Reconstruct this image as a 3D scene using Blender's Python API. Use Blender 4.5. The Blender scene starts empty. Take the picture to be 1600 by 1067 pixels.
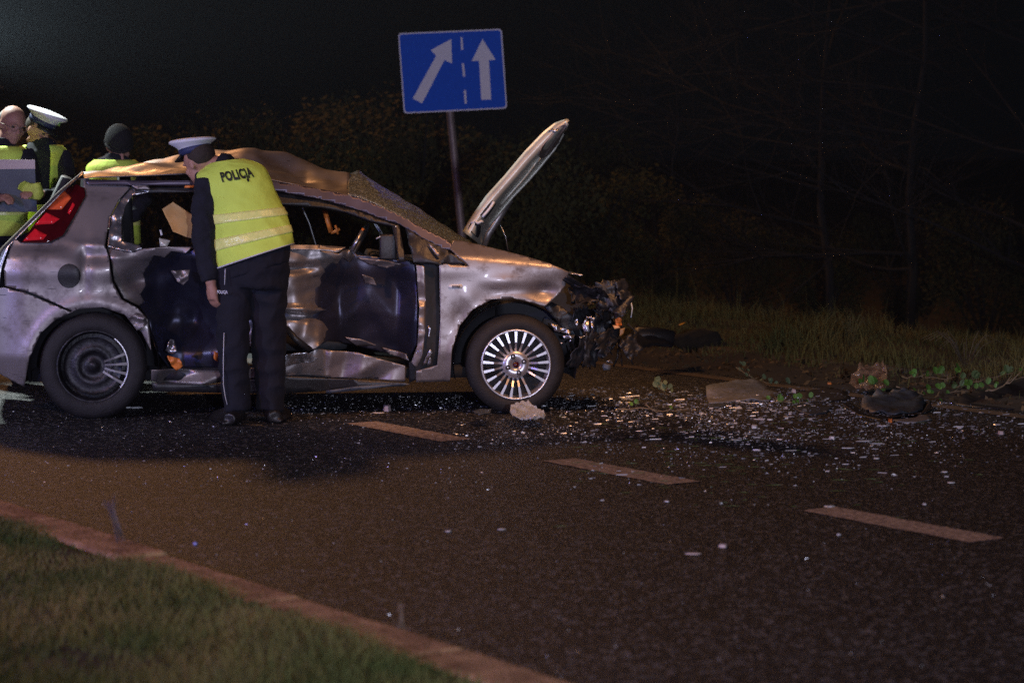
import bpy, bmesh, math, random
from mathutils import Vector, Matrix, noise
from math import sin, cos, pi, radians, sqrt, atan2
random.seed(7)
SC = bpy.context.scene
COL = SC.collection

# ------------------------------------------------------------------ camera
F, H, HY, CX = 3860.0, 1.55, 231.0, 800.0
cam_d = bpy.data.cameras.new('camera')
cam = bpy.data.objects.new('camera', cam_d)
COL.objects.link(cam)
SC.camera = cam
cam.location = (0, 0, H)
cam.rotation_euler = (pi/2, 0, 0)
cam_d.sensor_width = 36
cam_d.lens = F/1600*36
cam_d.shift_y = -(533.5-HY)/1600
cam_d.clip_start = 0.1
cam_d.clip_end = 600
cam_d.dof.use_dof = True
cam_d.dof.focus_distance = 14.2
cam_d.dof.aperture_fstop = 2.6

# ------------------------------------------------------------------ world
wd = bpy.data.worlds.new('World')
SC.world = wd
wd.use_nodes = True
bg = wd.node_tree.nodes['Background']
bg.inputs[0].default_value = (0.30, 0.42, 0.60, 1)
bg.inputs[1].default_value = 0.002
SC.view_settings.view_transform = 'Standard'
SC.view_settings.look = 'None'
SC.view_settings.exposure = 0
SC.view_settings.gamma = 1
SC.cycles.use_denoising = False
SC.cycles.max_bounces = 6
SC.cycles.volume_bounces = 0
SC.cycles.transparent_max_bounces = 8
SC.cycles.sample_clamp_indirect = 1.0
SC.cycles.sample_clamp_direct = 6.0


def lamp(name, kind, loc, target, power, color, size=0.3, spot=None, blend=0.5):
    l = bpy.data.lights.new(name, kind)
    l.energy = power
    l.color = color
    if kind == 'AREA':
        l.shape = 'DISK'
        l.size = size
    else:
        l.shadow_soft_size = size
    if kind == 'SPOT':
        l.spot_size = radians(spot)
        l.spot_blend = blend
    o = bpy.data.objects.new(name, l)
    COL.objects.link(o)
    o.location = loc
    o.rotation_euler = (Vector(target)-Vector(loc)).to_track_quat('-Z', 'Y').to_euler()
    return o


# sodium street lamp beyond the verge, above the frame: throws the wreck's shadow towards the camera
lamp('sodium_lamp_far', 'POINT', (-5.7, 26.5, 9.3), (0, 14, 0), 1600, (1.0, 0.46, 0.17), 0.7)
# sodium street lamps on the camera's own side of the road
lamp('sodium_lamp_near', 'SPOT', (3.0, 7.5, 9.5), (.1, 14.5, 1.0), 3100, (1.0, 0.46, 0.17), 0.18, 20, 1.0)
lamp('sodium_lamp_near_left', 'SPOT', (-8.5, 1.5, 7.0), (-1.9, 9.9, .0), 1600, (1.0, 0.47, 0.17), 0.18, 62, 1.0)
# floodlight of the rescue crew, out of frame on the left behind the wreck, plus an added rim light
lamp('rescue_floodlight', 'SPOT', (-4.27, 18.4, 2.25), (-1.2, 17.2, 3.9), 2900, (0.70, 0.90, 1.0), 0.18, 100, 0.85)
lamp('crew_rim_light', 'SPOT', (-4.8, 17.9, 4.5), (-3.4, 16.4, 2.0), 2400, (0.85, 0.95, 0.92), 0.12, 29, 0.6)  # second spot added just to rim-light the men behind the car
# headlights of a car standing behind the photographer, and its blue beacon
lamp('headlight_behind_camera', 'SPOT', (1.6, -3.0, 1.9), (.1, 14.2, 1.15), 3300, (0.73, 0.75, 1.0), 0.12, 34, 1.0)
lamp('blue_beacon', 'POINT', (-6.5, 6.0, 2.3), (0, 14, 0), 620, (0.22, 0.24, 1.0), 0.12)
lamp('van_worklight', 'SPOT', (-7.0, 9.5, 2.4), (-2.3, 14.2, 1.0), 520, (0.62, 0.70, 1.0), 0.10, 34, 0.8)

# ------------------------------------------------------------------ materials
MATS = {}


def mat(name, col, rough=0.6, metal=0.0, var=0.25, vscale=8.0, bump=0.0, bscale=60.0, coat=0.0, spec=0.5,
        col2=None, trans=0.0, alpha=1.0, bdist=0.01):
    if name in MATS:
        return MATS[name]
    m = bpy.data.materials.new(name)
    m.use_nodes = True
    nt = m.node_tree
    b = nt.nodes['Principled BSDF']
    b.inputs['Roughness'].default_value = rough
    b.inputs['Metallic'].default_value = metal
    b.inputs['Coat Weight'].default_value = coat
    b.inputs['Coat Roughness'].default_value = 0.08
    b.inputs['Specular IOR Level'].default_value = spec
    b.inputs['Transmission Weight'].default_value = trans
    b.inputs['Alpha'].default_value = alpha
    tc = nt.nodes.new('ShaderNodeTexCoord')
    n = nt.nodes.new('ShaderNodeTexNoise')
    n.inputs['Scale'].default_value = vscale
    n.inputs['Detail'].default_value = 5
    nt.links.new(tc.outputs['Object'], n.inputs['Vector'])
    r = nt.nodes.new('ShaderNodeValToRGB')
    r.color_ramp.elements[0].position = 0.3
    r.color_ramp.elements[1].position = 0.7
    c2 = col2 if col2 else tuple(min(1, c*(1+var)) for c in col)
    c1 = col if col2 else tuple(c*(1-var) for c in col)
    r.color_ramp.elements[0].color = (*c1, 1)
    r.color_ramp.elements[1].color = (*c2, 1)
    nt.links.new(n.outputs['Fac'], r.inputs['Fac'])
    nt.links.new(r.outputs['Color'], b.inputs['Base Color'])
    if bump > 0:
        n2 = nt.nodes.new('ShaderNodeTexNoise')
        n2.inputs['Scale'].default_value = bscale
        n2.inputs['Detail'].default_value = 6
        nt.links.new(tc.outputs['Object'], n2.inputs['Vector'])
        bp = nt.nodes.new('ShaderNodeBump')
        bp.inputs['Strength'].default_value = bump
        bp.inputs['Distance'].default_value = bdist
        nt.links.new(n2.outputs['Fac'], bp.inputs['Height'])
        nt.links.new(bp.outputs['Normal'], b.inputs['Normal'])
    MATS[name] = m
    return m


paint = mat('champagne_metallic_paint', (0.34, 0.305, 0.30), 0.41, 0.68, 0.10, 3, 0.02, 9, 0.15, bdist=0.02)
paint_in = mat('painted_inner_sheet', (0.58, 0.58, 0.50), 0.40, 0.3, 0.15, 6, 0.2, 30)
dark_metal = mat('bare_dark_metal', (0.03, 0.03, 0.034), 0.45, 0.6, 0.6, 20, 0.3, 60)
silver = mat('torn_bright_metal', (0.55, 0.55, 0.58), 0.28, 0.9, 0.2, 20, 0.2, 40)
alloy = mat('alloy_rim_lacquer', (0.62, 0.61, 0.64), 0.30, 0.75, 0.06, 12)
black_pl = mat('black_plastic', (0.018, 0.018, 0.02), 0.45, 0, 0.3, 14, 0.15, 80)
grey_pl = mat('scuffed_grey_plastic', (0.22, 0.225, 0.24), 0.6, 0, 0.3, 30, 0.3, 120)
grey_blue_pl = mat('scuffed_blue_grey_plastic', (0.065, 0.08, 0.10), 0.5, 0, 0.4, 20, 0.3, 90)
rubber = mat('tyre_rubber', (0.012, 0.011, 0.012), 0.7, 0, 0.35, 20, 0.4, 120)
door_dark = mat('blue_black_door_sheet', (0.028, 0.032, 0.060), 0.38, 0.7, 0.8, 3, 0.15, 14, col2=(0.075, 0.075, 0.11))  # separate blue-black sheet put in to make the crushed doors dark
inner_dark = mat('cabin_dark_trim', (0.012, 0.013, 0.016), 0.7, 0, 0.4, 10, 0.2, 50)
seat_m = mat('dark_seat_fabric', (0.03, 0.032, 0.035), 0.9, 0, 0.4, 20, 0.3, 150)
airbag_m = mat('dusty_amber_airbag', (0.62, 0.30, 0.07), 0.8, 0, 0.3, 4, 0.3, 40, col2=(0.42, 0.38, 0.22))
white_m = mat('white_plastic', (0.75, 0.78, 0.80), 0.35, 0, 0.05)
rust_m = mat('orange_filler', (0.75, 0.22, 0.04), 0.4, 0, 0.3, 30, 0.2, 60)
amber = mat('amber_lens', (0.9, 0.32, 0.03), 0.15, 0, 0.2, 20)
red_lens = mat('red_tail_lens', (0.85, 0.02, 0.03), 0.12, 0, 0.15, 30, coat=1)
red_lens2 = mat('orange_red_tail_lens', (0.95, 0.14, 0.04), 0.12, 0, 0.15, 30, coat=1)
red_dark = mat('dark_red_tail_lens', (0.06, 0.003, 0.005), 0.10, 0, 0.2, 20, coat=1)
vest_m = mat('fluorescent_yellow_vest', (0.68, 0.88, 0.12), 0.75, 0, 0.08, 8, 0.5, 25)
band_m = mat('reflective_vest_band', (0.90, 1.0, 0.30), 0.22, 0.0, 0.12, 60, 0.2, 90)
navy = mat('navy_uniform_cloth', (0.006, 0.007, 0.015), 0.9, 0, 0.25, 14, 0.5, 30)
black_cloth = mat('black_knit', (0.010, 0.010, 0.012), 0.95, 0, 0.3, 40, 0.5, 150)
cap_white = mat('white_cap_cover', (0.74, 0.75, 0.80), 0.6, 0, 0.04)
cap_blue = mat('dark_blue_cap_band', (0.02, 0.03, 0.10), 0.6, 0, 0.1)
skin = mat('skin', (0.42, 0.22, 0.16), 0.55, 0, 0.10, 14, 0.1, 60)
hair_m = mat('short_brown_hair', (0.03, 0.02, 0.015), 0.8, 0, 0.3, 60, 0.4, 160)
boot_m = mat('black_leather', (0.014, 0.013, 0.013), 0.4, 0, 0.2, 20, 0.2, 50)
paper = mat('clipboard_paper', (0.62, 0.52, 0.50), 0.8, 0, 0.05)
board_m = mat('grey_clipboard', (0.11, 0.13, 0.15), 0.6, 0, 0.1)
glove_m = mat('yellow_green_glove', (0.55, 0.65, 0.10), 0.7, 0, 0.2, 20, 0.3, 40)
ink = mat('black_vest_print', (0.015, 0.017, 0.012), 0.6, 0, 0.1)
white_print = mat('white_uniform_print', (0.62, 0.62, 0.66), 0.5, 0, 0.1)
glass_m = mat('shattered_glass_grain', (0.34, 0.40, 0.40), 0.16, 0.0, 0.6, 60, 0.25, 30, trans=0.5)
shard_m = mat('glass_crumb', (0.95, 0.97, 0.98), 0.35, 0.45, 0.04)
clear_m = mat('clear_plastic_film', (0.90, 0.94, 1.0), 0.10, 0.1, 0.05, 40, 0.3, 45, trans=0.55)
lens_m = mat('clear_lens_dirty', (0.35, 0.20, 0.10), 0.12, 0.0, 0.3, 22, 0.6, 40, col2=(0.85, 0.60, 0.38), trans=.6)
leaf_green = mat('fresh_leaf', (0.10, 0.24, 0.03), 0.6, 0, 0.3, 12)
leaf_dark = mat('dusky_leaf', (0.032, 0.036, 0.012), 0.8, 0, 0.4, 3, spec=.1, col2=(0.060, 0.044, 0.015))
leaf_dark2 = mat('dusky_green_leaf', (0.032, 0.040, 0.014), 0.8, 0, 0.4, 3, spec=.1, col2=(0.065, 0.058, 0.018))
bark = mat('bark', (0.010, 0.008, 0.006), 0.95, 0, 0.3, 30, 0.6, 60)
twig_m = mat('pale_broken_twig', (0.28, 0.21, 0.12), 0.8, 0, 0.3, 30)
grass_near = mat('near_grass_blades', (0.07, 0.12, 0.035), 0.85, 0, 0.3, 2.6, spec=.1, col2=(0.27, 0.24, 0.09))
grass_far = mat('far_grass_blades', (0.080, 0.100, 0.030), 0.9, 0, 0.3, 1.4, spec=.1, col2=(0.20, 0.16, 0.055))
soil = mat('damp_soil', (0.035, 0.026, 0.016), 0.95, 0, 0.4, 3, 0.6, 20)
kerb_m = mat('worn_concrete_kerb', (0.58, 0.39, 0.21), 0.9, 0, 0.3, 7, 1.0, 40, spec=.2, col2=(0.20, 0.12, 0.06), bdist=.02)  # orange of the street lamp is put into the concrete colour
mark_m = mat('worn_road_marking', (0.70, 0.54, 0.40), 0.8, 0, 0.3, 38, 0.5, 120, col2=(0.14, 0.10, 0.08))
edge_m = mat('dirty_edge_line', (0.22, 0.15, 0.08), 0.8, 0, 0.3, 12, 0.3, 120, col2=(0.10, 0.07, 0.045))
steel_m = mat('galvanised_post', (0.25, 0.19, 0.16), 0.5, 0.3, 0.2, 14, 0.2, 40)
sign_blue = mat('sign_blue_sheeting', (0.003, 0.105, 0.66), 0.6, 0, 0.05, 30, spec=.15)
sign_white = mat('sign_white_sheeting', (0.86, 0.80, 0.82), 0.5, 0, 0.04, 30)

# asphalt with pale aggregate grains
asphalt = bpy.data.materials.new('damp_asphalt')
asphalt.use_nodes = True
nt = asphalt.node_tree
b = nt.nodes['Principled BSDF']
tc = nt.nodes.new('ShaderNodeTexCoord')
n1 = nt.nodes.new('ShaderNodeTexNoise'); n1.inputs['Scale'].default_value = 1.3; n1.inputs['Detail'].default_value = 8
vo = nt.nodes.new('ShaderNodeTexVoronoi'); vo.inputs['Scale'].default_value = 65
n2 = nt.nodes.new('ShaderNodeTexNoise'); n2.inputs['Scale'].default_value = 150; n2.inputs['Detail'].default_value = 3
for n in (n1, vo, n2):
    nt.links.new(tc.outputs['Object'], n.inputs['Vector'])
r1 = nt.nodes.new('ShaderNodeValToRGB')
r1.color_ramp.elements[0].color = (0.0095, 0.0105, 0.0115, 1); r1.color_ramp.elements[0].position = .3
r1.color_ramp.elements[1].color = (0.023, 0.024, 0.0255, 1); r1.color_ramp.elements[1].position = .7
nt.links.new(n1.outputs['Fac'], r1.inputs['Fac'])
r2 = nt.nodes.new('ShaderNodeValToRGB')
r2.color_ramp.elements[0].color = (0, 0, 0, 1); r2.color_ramp.elements[0].position = .80
r2.color_ramp.elements[1].color = (1, 1, 1, 1); r2.color_ramp.elements[1].position = .93
sep = nt.nodes.new('ShaderNodeSeparateColor')
nt.links.new(vo.outputs['Color'], sep.inputs[0])
nt.links.new(sep.outputs[0], r2.inputs['Fac'])
mx = nt.nodes.new('ShaderNodeMix'); mx.data_type = 'RGBA'
nt.links.new(r2.outputs['Color'], mx.inputs[0])
nt.links.new(r1.outputs['Color'], mx.inputs[6])
mx.inputs[7].default_value = (0.18, 0.175, 0.17, 1)
nt.links.new(mx.outputs[2], b.inputs['Base Color'])
b.inputs['Roughness'].default_value = 0.52
b.inputs['Specular IOR Level'].default_value = 0.35
bp = nt.nodes.new('ShaderNodeBump'); bp.inputs['Strength'].default_value = 0.9; bp.inputs['Distance'].default_value = 0.009
ad = nt.nodes.new('ShaderNodeMath'); ad.operation = 'ADD'
nt.links.new(vo.outputs['Distance'], ad.inputs[0]); nt.links.new(n2.outputs['Fac'], ad.inputs[1])
nt.links.new(ad.outputs[0], bp.inputs['Height'])
nt.links.new(bp.outputs['Normal'], b.inputs['Normal'])

# road film, scuffs and scratches on the paint
nt = paint.node_tree
b = nt.nodes['Principled BSDF']
tc = nt.nodes.new('ShaderNodeTexCoord')
src = b.inputs['Base Color'].links[0].from_socket
g1 = nt.nodes.new('ShaderNodeTexNoise'); g1.inputs['Scale'].default_value = 4.5; g1.inputs['Detail'].default_value = 12; g1.inputs['Roughness'].default_value = .7
mp = nt.nodes.new('ShaderNodeMapping'); mp.inputs['Scale'].default_value = (3, 20, 55); mp.inputs['Rotation'].default_value = (0, .12, 0)
g2 = nt.nodes.new('ShaderNodeTexNoise'); g2.inputs['Scale'].default_value = 1.5; g2.inputs['Detail'].default_value = 4
nt.links.new(tc.outputs['Object'], g1.inputs['Vector']); nt.links.new(tc.outputs['Object'], mp.inputs['Vector']); nt.links.new(mp.outputs[0], g2.inputs['Vector'])
ra = nt.nodes.new('ShaderNodeValToRGB'); ra.color_ramp.elements[0].position = .48; ra.color_ramp.elements[1].position = .66
ra.color_ramp.elements[0].color = (0, 0, 0, 1); ra.color_ramp.elements[1].color = (.8, .8, .8, 1)
rb = nt.nodes.new('ShaderNodeValToRGB'); rb.color_ramp.elements[0].position = .66; rb.color_ramp.elements[1].position = .70
rb.color_ramp.elements[0].color = (0, 0, 0, 1); rb.color_ramp.elements[1].color = (.7, .7, .7, 1)
nt.links.new(g1.outputs['Fac'], ra.inputs['Fac']); nt.links.new(g2.outputs['Fac'], rb.inputs['Fac'])
m1 = nt.nodes.new('ShaderNodeMix'); m1.data_type = 'RGBA'; m1.inputs[7].default_value = (.10, .085, .08, 1)
m2 = nt.nodes.new('ShaderNodeMix'); m2.data_type = 'RGBA'; m2.inputs[7].default_value = (.05, .05, .06, 1)
nt.links.new(ra.outputs[0], m1.inputs[0]); nt.links.new(src, m1.inputs[6])
nt.links.new(rb.outputs[0], m2.inputs[0]); nt.links.new(m1.outputs[2], m2.inputs[6]); nt.links.new(m2.outputs[2], b.inputs['Base Color'])
mr = nt.nodes.new('ShaderNodeMapRange'); mr.inputs[3].default_value = .43; mr.inputs[4].default_value = .66
nt.links.new(ra.outputs[0], mr.inputs[0]); nt.links.new(mr.outputs[0], b.inputs['Roughness'])

# shattered windscreen: cracked cells
nt = glass_m.node_tree
b = nt.nodes['Principled BSDF']
vo = nt.nodes.new('ShaderNodeTexVoronoi'); vo.inputs['Scale'].default_value = 38; vo.feature = 'DISTANCE_TO_EDGE'
tc = nt.nodes.new('ShaderNodeTexCoord'); nt.links.new(tc.outputs['Object'], vo.inputs['Vector'])
rr = nt.nodes.new('ShaderNodeValToRGB')
rr.color_ramp.elements[0].color = (0.72, 0.80, 0.78, 1); rr.color_ramp.elements[0].position = 0.015
rr.color_ramp.elements[1].color = (0.20, 0.23, 0.225, 1); rr.color_ramp.elements[1].position = 0.10
nt.links.new(vo.outputs['Distance'], rr.inputs['Fac']); nt.links.new(rr.outputs['Color'], b.inputs['Base Color'])

# ------------------------------------------------------------------ helpers


def W(px, py, Y):
    return Vector(((px-CX)/F*Y, Y, H-(py-HY)/F*Y))


def G(px, py, z=0.0):
    Y = F*(H-z)/(py-HY)
    return Vector(((px-CX)/F*Y, Y, z))


def empty(name, loc=(0, 0, 0), rz=0.0):
    o = bpy.data.objects.new(name, None)
    o.empty_display_size = 0.1
    COL.objects.link(o)
    o.location = loc
    o.rotation_euler = (0, 0, rz)
    return o


def tag(o, label=None, cat=None, group=None, kind=None):
    if label: o['label'] = label
    if cat: o['category'] = cat
    if group: o['group'] = group
    if kind: o['kind'] = kind
    return o


def obj(name, me, m=None, parent=None, smooth=True):
    if isinstance(me, bmesh.types.BMesh):
        bm = me
        me = bpy.data.meshes.new(name)
        bm.to_mesh(me)
        bm.free()
    o = bpy.data.objects.new(name, me)
    COL.objects.link(o)
    if m and not me.materials: me.materials.append(m)
    if parent: o.parent = parent
    if smooth and me.polygons:
        me.polygons.foreach_set('use_smooth', [True]*len(me.polygons))
    return o


def solid(o, t, off=0.0):
    md = o.modifiers.new('thickness', 'SOLIDIFY')
    md.thickness = t
    md.offset = off
    return o


def pydata(name, vs, fs, m, parent=None, smooth=False):
    me = bpy.data.meshes.new(name)
    me.from_pydata([tuple(v) for v in vs], [], fs)
    me.update()
    return obj(name, me, m, parent, smooth)


def tube(bm, pts, radii, seg=10, hint=None, ratio=1.0, caps=True):
    """closed tapered tube; ratio widens it along hint"""
    pts = [Vector(p) for p in pts]
    if not hasattr(radii, '__len__'): radii = [radii]*len(pts)
    rings = []
    prev = None
    for i, p in enumerate(pts):
        t = (pts[min(i+1, len(pts)-1)]-pts[max(i-1, 0)])
        if t.length < 1e-6: t = Vector((0, 0, 1))
        t.normalize()
        h = Vector(hint) if hint is not None else (prev if prev is not None else Vector((0.31, 0.11, 0.94)) if abs(t.z) < .9 else Vector((1, 0, 0)))
        s = h - t*h.dot(t)
        if s.length < 1e-4: s = t.orthogonal()
        s.normalize()
        prev = s
        w = t.cross(s)
        rt = ratio[i] if hasattr(ratio, '__len__') else ratio
        rings.append([bm.verts.new(p + s*cos(2*pi*k/seg)*radii[i]*rt + w*sin(2*pi*k/seg)*radii[i]) for k in range(seg)])
    for a, c in zip(rings, rings[1:]):
        for k in range(seg):
            bm.faces.new((a[k], a[(k+1) % seg], c[(k+1) % seg], c[k]))
    if caps:
        bm.faces.new(rings[0][::-1]); bm.faces.new(rings[-1])
    return rings


def ball(bm, c, r, sc=(1, 1, 1), seg=14, rot=None):
    M = Matrix.Translation(Vector(c)) @ (rot.to_4x4() if rot else Matrix.Identity(4)) @ Matrix.Diagonal((sc[0]*r, sc[1]*r, sc[2]*r, 1))
    bmesh.ops.create_uvsphere(bm, u_segments=seg, v_segments=max(6, seg*2//3), radius=1, matrix=M)


def box(bm, c, size, rot=None, bev=0.0):
    M = Matrix.Translation(Vector(c)) @ (rot.to_4x4() if rot else Matrix.Identity(4)) @ Matrix.Diagonal((*size, 1))
    r = bmesh.ops.create_cube(bm, size=1, matrix=M)
    if bev > 0:
        es = list({e for v in r['verts'] for e in v.link_edges})
        bmesh.ops.bevel(bm, geom=es, offset=bev, segments=2, affect='EDGES', profile=0.6)


def lathe(bm, prof, seg=48, axis='Y', a0=0, a1=2*pi, c=(0, 0, 0)):
    full = abs(a1-a0-2*pi) < 1e-6
    n = seg if full else seg+1
    rings = []
    for k in range(n):
        a = a0+(a1-a0)*k/seg
        rings.append([bm.verts.new((c[0]+r*cos(a), c[1]+y, c[2]+r*sin(a))) for r, y in prof])
    for k in range(seg):
        A, B = rings[k], rings[(k+1) % n]
        for j in range(len(prof)-1):
            bm.faces.new((A[j], B[j], B[j+1], A[j+1]))


def smooth_poly(pts, sub=4, closed=True):
    out = []
    n = len(pts)
    rng = range(n) if closed else range(n-1)
    for i in rng:
        if closed:
            p0, p1, p2, p3 = pts[i-1], pts[i], pts[(i+1) % n], pts[(i+2) % n]
        else:
            p0, p1, p2, p3 = pts[max(i-1, 0)], pts[i], pts[i+1], pts[min(i+2, n-1)]
        for k in range(sub):
            t = k/sub
            out.append(tuple(0.5*((2*b)+(-a+c)*t+(2*a-5*b+4*c-d)*t*t+(-a+3*b-3*c+d)*t*t*t) for a, b, c, d in zip(p0, p1, p2, p3)))
    if not closed: out.append(tuple(pts[-1]))
    return out


def resample(pts, n):
    pts = [Vector(p) for p in pts]
    L = [0]
    for a, b_ in zip(pts, pts[1:]): L.append(L[-1]+(b_-a).length)
    out = []
    for k in range(n):
        d = L[-1]*k/(n-1)
        i = 0
        while i < len(L)-2 and L[i+1] < d: i += 1
        t = (d-L[i])/max(1e-9, L[i+1]-L[i])
        out.append(pts[i].lerp(pts[i+1], min(1, t)))
    return out


def loft(name, lines, m, parent=None, nu=40, nv=14, fn=None, thick=0.004, smooth=True):
    rs = [resample(l, nu) for l in lines]
    vs, fs = [], []
    for i in range(nu):
        col = resample([r[i] for r in rs], nv) if len(rs) == 2 else resample(smooth_poly([tuple(r[i]) for r in rs], 5, False), nv)
        for j, p in enumerate(col):
            if fn: p = fn(p, i/(nu-1), j/(nv-1))
            vs.append(p)
    for i in range(nu-1):
        for j in range(nv-1):
            a = i*nv+j
            fs.append((a, a+nv, a+nv+1, a+1))
    o = pydata(name, vs, fs, m, parent, smooth)
    if thick: solid(o, thick)
    return o


def fuse(name, bm, m, parent=None, vox=0.012, it=4, fold=0.0, fscale=9.0, seed=0):
    """union of overlapping closed shapes -> one continuous skin"""
    bmesh.ops.recalc_face_normals(bm, faces=bm.faces)
    o = obj(name, bm, None, None)
    md = o.modifiers.new('r', 'REMESH'); md.mode = 'VOXEL'; md.voxel_size = vox
    if it:
        s = o.modifiers.new('s', 'SMOOTH'); s.factor = 0.5; s.iterations = it
    dg = bpy.context.evaluated_depsgraph_get()
    me = bpy.data.meshes.new_from_object(o.evaluated_get(dg))
    bpy.data.objects.remove(o)
    me.name = name
    if fold:
        nn = [v.normal.copy() for v in me.vertices]
        for v, n_ in zip(me.vertices, nn):
            p = v.co
            q = Vector((p.x*fscale*1.3+seed, p.y*fscale, p.z*fscale*1.6+seed))
            d = 1-2*abs(noise.noise(q)) - .4
            v.co = p + n_*d*fold
    me.materials.clear()
    return obj(name, me, m, parent)


def fold(u, z, amp, sc, seed=0):
    """planar facets with sharp creases, strength varying over the sheet"""
    h = 0
    rn = random.Random(seed)
    for k in range(4):
        a = rn.uniform(0, pi); f_ = sc*rn.uniform(.6, 1.5); ph = rn.uniform(0, 1)
        wv = .22*noise.noise(Vector((u*2.2+k*5, z*2.2, seed)))
        t = ((u*cos(a)+z*sin(a))*f_+ph+wv) % 1.0
        m_ = max(0, .35+1.3*noise.noise(Vector((u*2.6+seed, z*2.6-k*3, k*7.0))))
        h += (abs(t-.5)*4-1)*amp*.5*m_/(.6+f_/sc*.4)
    return h


def crease(p, amp, sc, seed=0.0):
    q = Vector((p[0]*sc+seed, p[1]*sc*.8+seed*1.7, p[2]*sc-seed))
    d, _ = noise.voronoi(q)
    return amp*min(1.0, (d[1]-d[0]))*1.0 + amp*0.6*noise.noise(q*1.7)


# ------------------------------------------------------------------ road coordinates
E = Vector((-0.546, 0.838, 0)); Pq = Vector((0.838, 0.546, 0))


def SQ(s, q, z=0.0):
    v = E*s+Pq*q
    return Vector((v.x, v.y, z))


def strip(name, s0, s1, q0, q1, z, m, parent=None, n=1):
    vs, fs = [], []
    for i in range(n+1):
        s = s0+(s1-s0)*i/n
        vs += [SQ(s, q0, z), SQ(s, q1, z)]
    for i in range(n):
        fs.append((2*i, 2*i+1, 2*i+3, 2*i+2))
    return pydata(name, vs, fs, m, parent)


# ground sheet to the horizon, dropping beyond the verge
def ground_z(s, q):
    if q < 3.57: return 0.012*noise.noise(Vector((s*.7, q*.7, 0))) + 0.105 - .0*(q > 3.5)
    if q < 11.45: return -0.03
    d = q-11.45
    z = 0.08+0.05*noise.noise(Vector((s*.6, q*.6, 3)))
    if d > 1.8: z -= min(0.5, (d-1.8)*0.13)
    return z


qs = [-250, -60, -12, -4] + [0+0.25*i for i in range(15)] + [3.56, 3.58, 11.42, 11.46] + [11.6+0.4*i for i in range(16)] + [19, 22, 30, 60, 150, 300]
ss = [-300, -80, -30] + [-12+0.6*i for i in range(75)] + [40, 60, 120, 300]
vs = [SQ(s, q, ground_z(s, q)) for s in ss for q in qs]
nq = len(qs)
fs = [(i*nq+j, (i+1)*nq+j, (i+1)*nq+j+1, i*nq+j+1) for i in range(len(ss)-1) for j in range(nq-1)]
tag(pydata('ground', vs, fs, soil, None, True), kind='structure')
road = strip('road', -250, 250, 3.5, 11.5, 0.0, asphalt, None, 40)
tag(road, kind='structure')
me_dash = None
for k in range(-4, 4):
    s = 12.13-1.985*k
    vs, fs = [], []
    rnd = random.Random(k)
    N = 24
    for i in range(N+1):
        t = i/N
        w0 = 0.006*rnd.uniform(-1, 1); w1 = 0.006*rnd.uniform(-1, 1)
        vs += [SQ(s-1.02*t, 6.79+w0, 0.004), SQ(s-1.02*t, 6.985+w1, 0.004)]
    for i in range(N): fs.append((2*i, 2*i+1, 2*i+3, 2*i+2))
    pydata('lane_marking', vs, fs, mark_m, road)
strip('edge_line', 2, 40, 10.16, 10.30, 0.004, edge_m, road, 20)

# kerbs of separate stones
kv = []


kerb_dirty = mat('mossy_dirty_kerb', (0.10, 0.075, 0.045), 0.95, 0, 0.4, 6, 0.8, 30, col2=(0.05, 0.045, 0.025))


def kerb_stones(name, q0, q1, s0, s1, z, parent, L=1.0, m=None):
    bm = bmesh.new()
    box(bm, (0, 0, 0), (L-0.012, q1-q0, 0.30), None, 0.018)
    me = bpy.data.meshes.new('kerb_stone'); bm.to_mesh(me); bm.free(); me.materials.append(m or kerb_m)
    ang = atan2(E.y, E.x)
    n = int((s1-s0)/L)
    for i in range(n):
        s = s0+L*(i+.5)
        wob = 0.01*sin(s*0.8)
        o = obj('kerb_stone', me, None, parent, False)
        o.location = SQ(s, (q0+q1)/2+wob*0.6, z-0.15+random.uniform(-.006, .006))
        o.rotation_euler = (random.uniform(-.01, .01), random.uniform(-.008, .008), ang+random.uniform(-.012, .012))


k1 = empty('kerb', SQ(9, 3.65)); k1.location = (0, 0, 0)
tag(k1, kind='structure')
kerb_stones('kerb', 3.565, 3.765, -4, 22, 0.115, k1)
k2 = empty('kerb', (0, 0, 0))
tag(k2, kind='structure')
kerb_stones('kerb', 11.30, 11.48, 6, 34, 0.065, k2, 1.0, kerb_dirty)
# earth and litter swept along the far kerb
vs, fs = [], []
NS, NQ = 150, 14
for i in range(NS+1):
    for j in range(NQ+1):
        s = 8+24*i/NS; q = 10.42+0.9*j/NQ
        e = sin(pi*min(1, j/NQ*1.0)/1.0*.5)
        z = 0.004+0.055*e*(0.6+0.8*noise.noise(Vector((s*2.1, q*3, 0))))+0.02*abs(noise.noise(Vector((s*9, q*9, 1))))*e
        if j == 0: z = -0.01
        vs.append(SQ(s, q, z))
for i in range(NS):
    for j in range(NQ):
        a = i*(NQ+1)+j
        fs.append((a, a+NQ+1, a+NQ+2, a+1))
tag(pydata('gutter_earth', vs, fs, soil, None, True), kind='structure')


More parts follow.
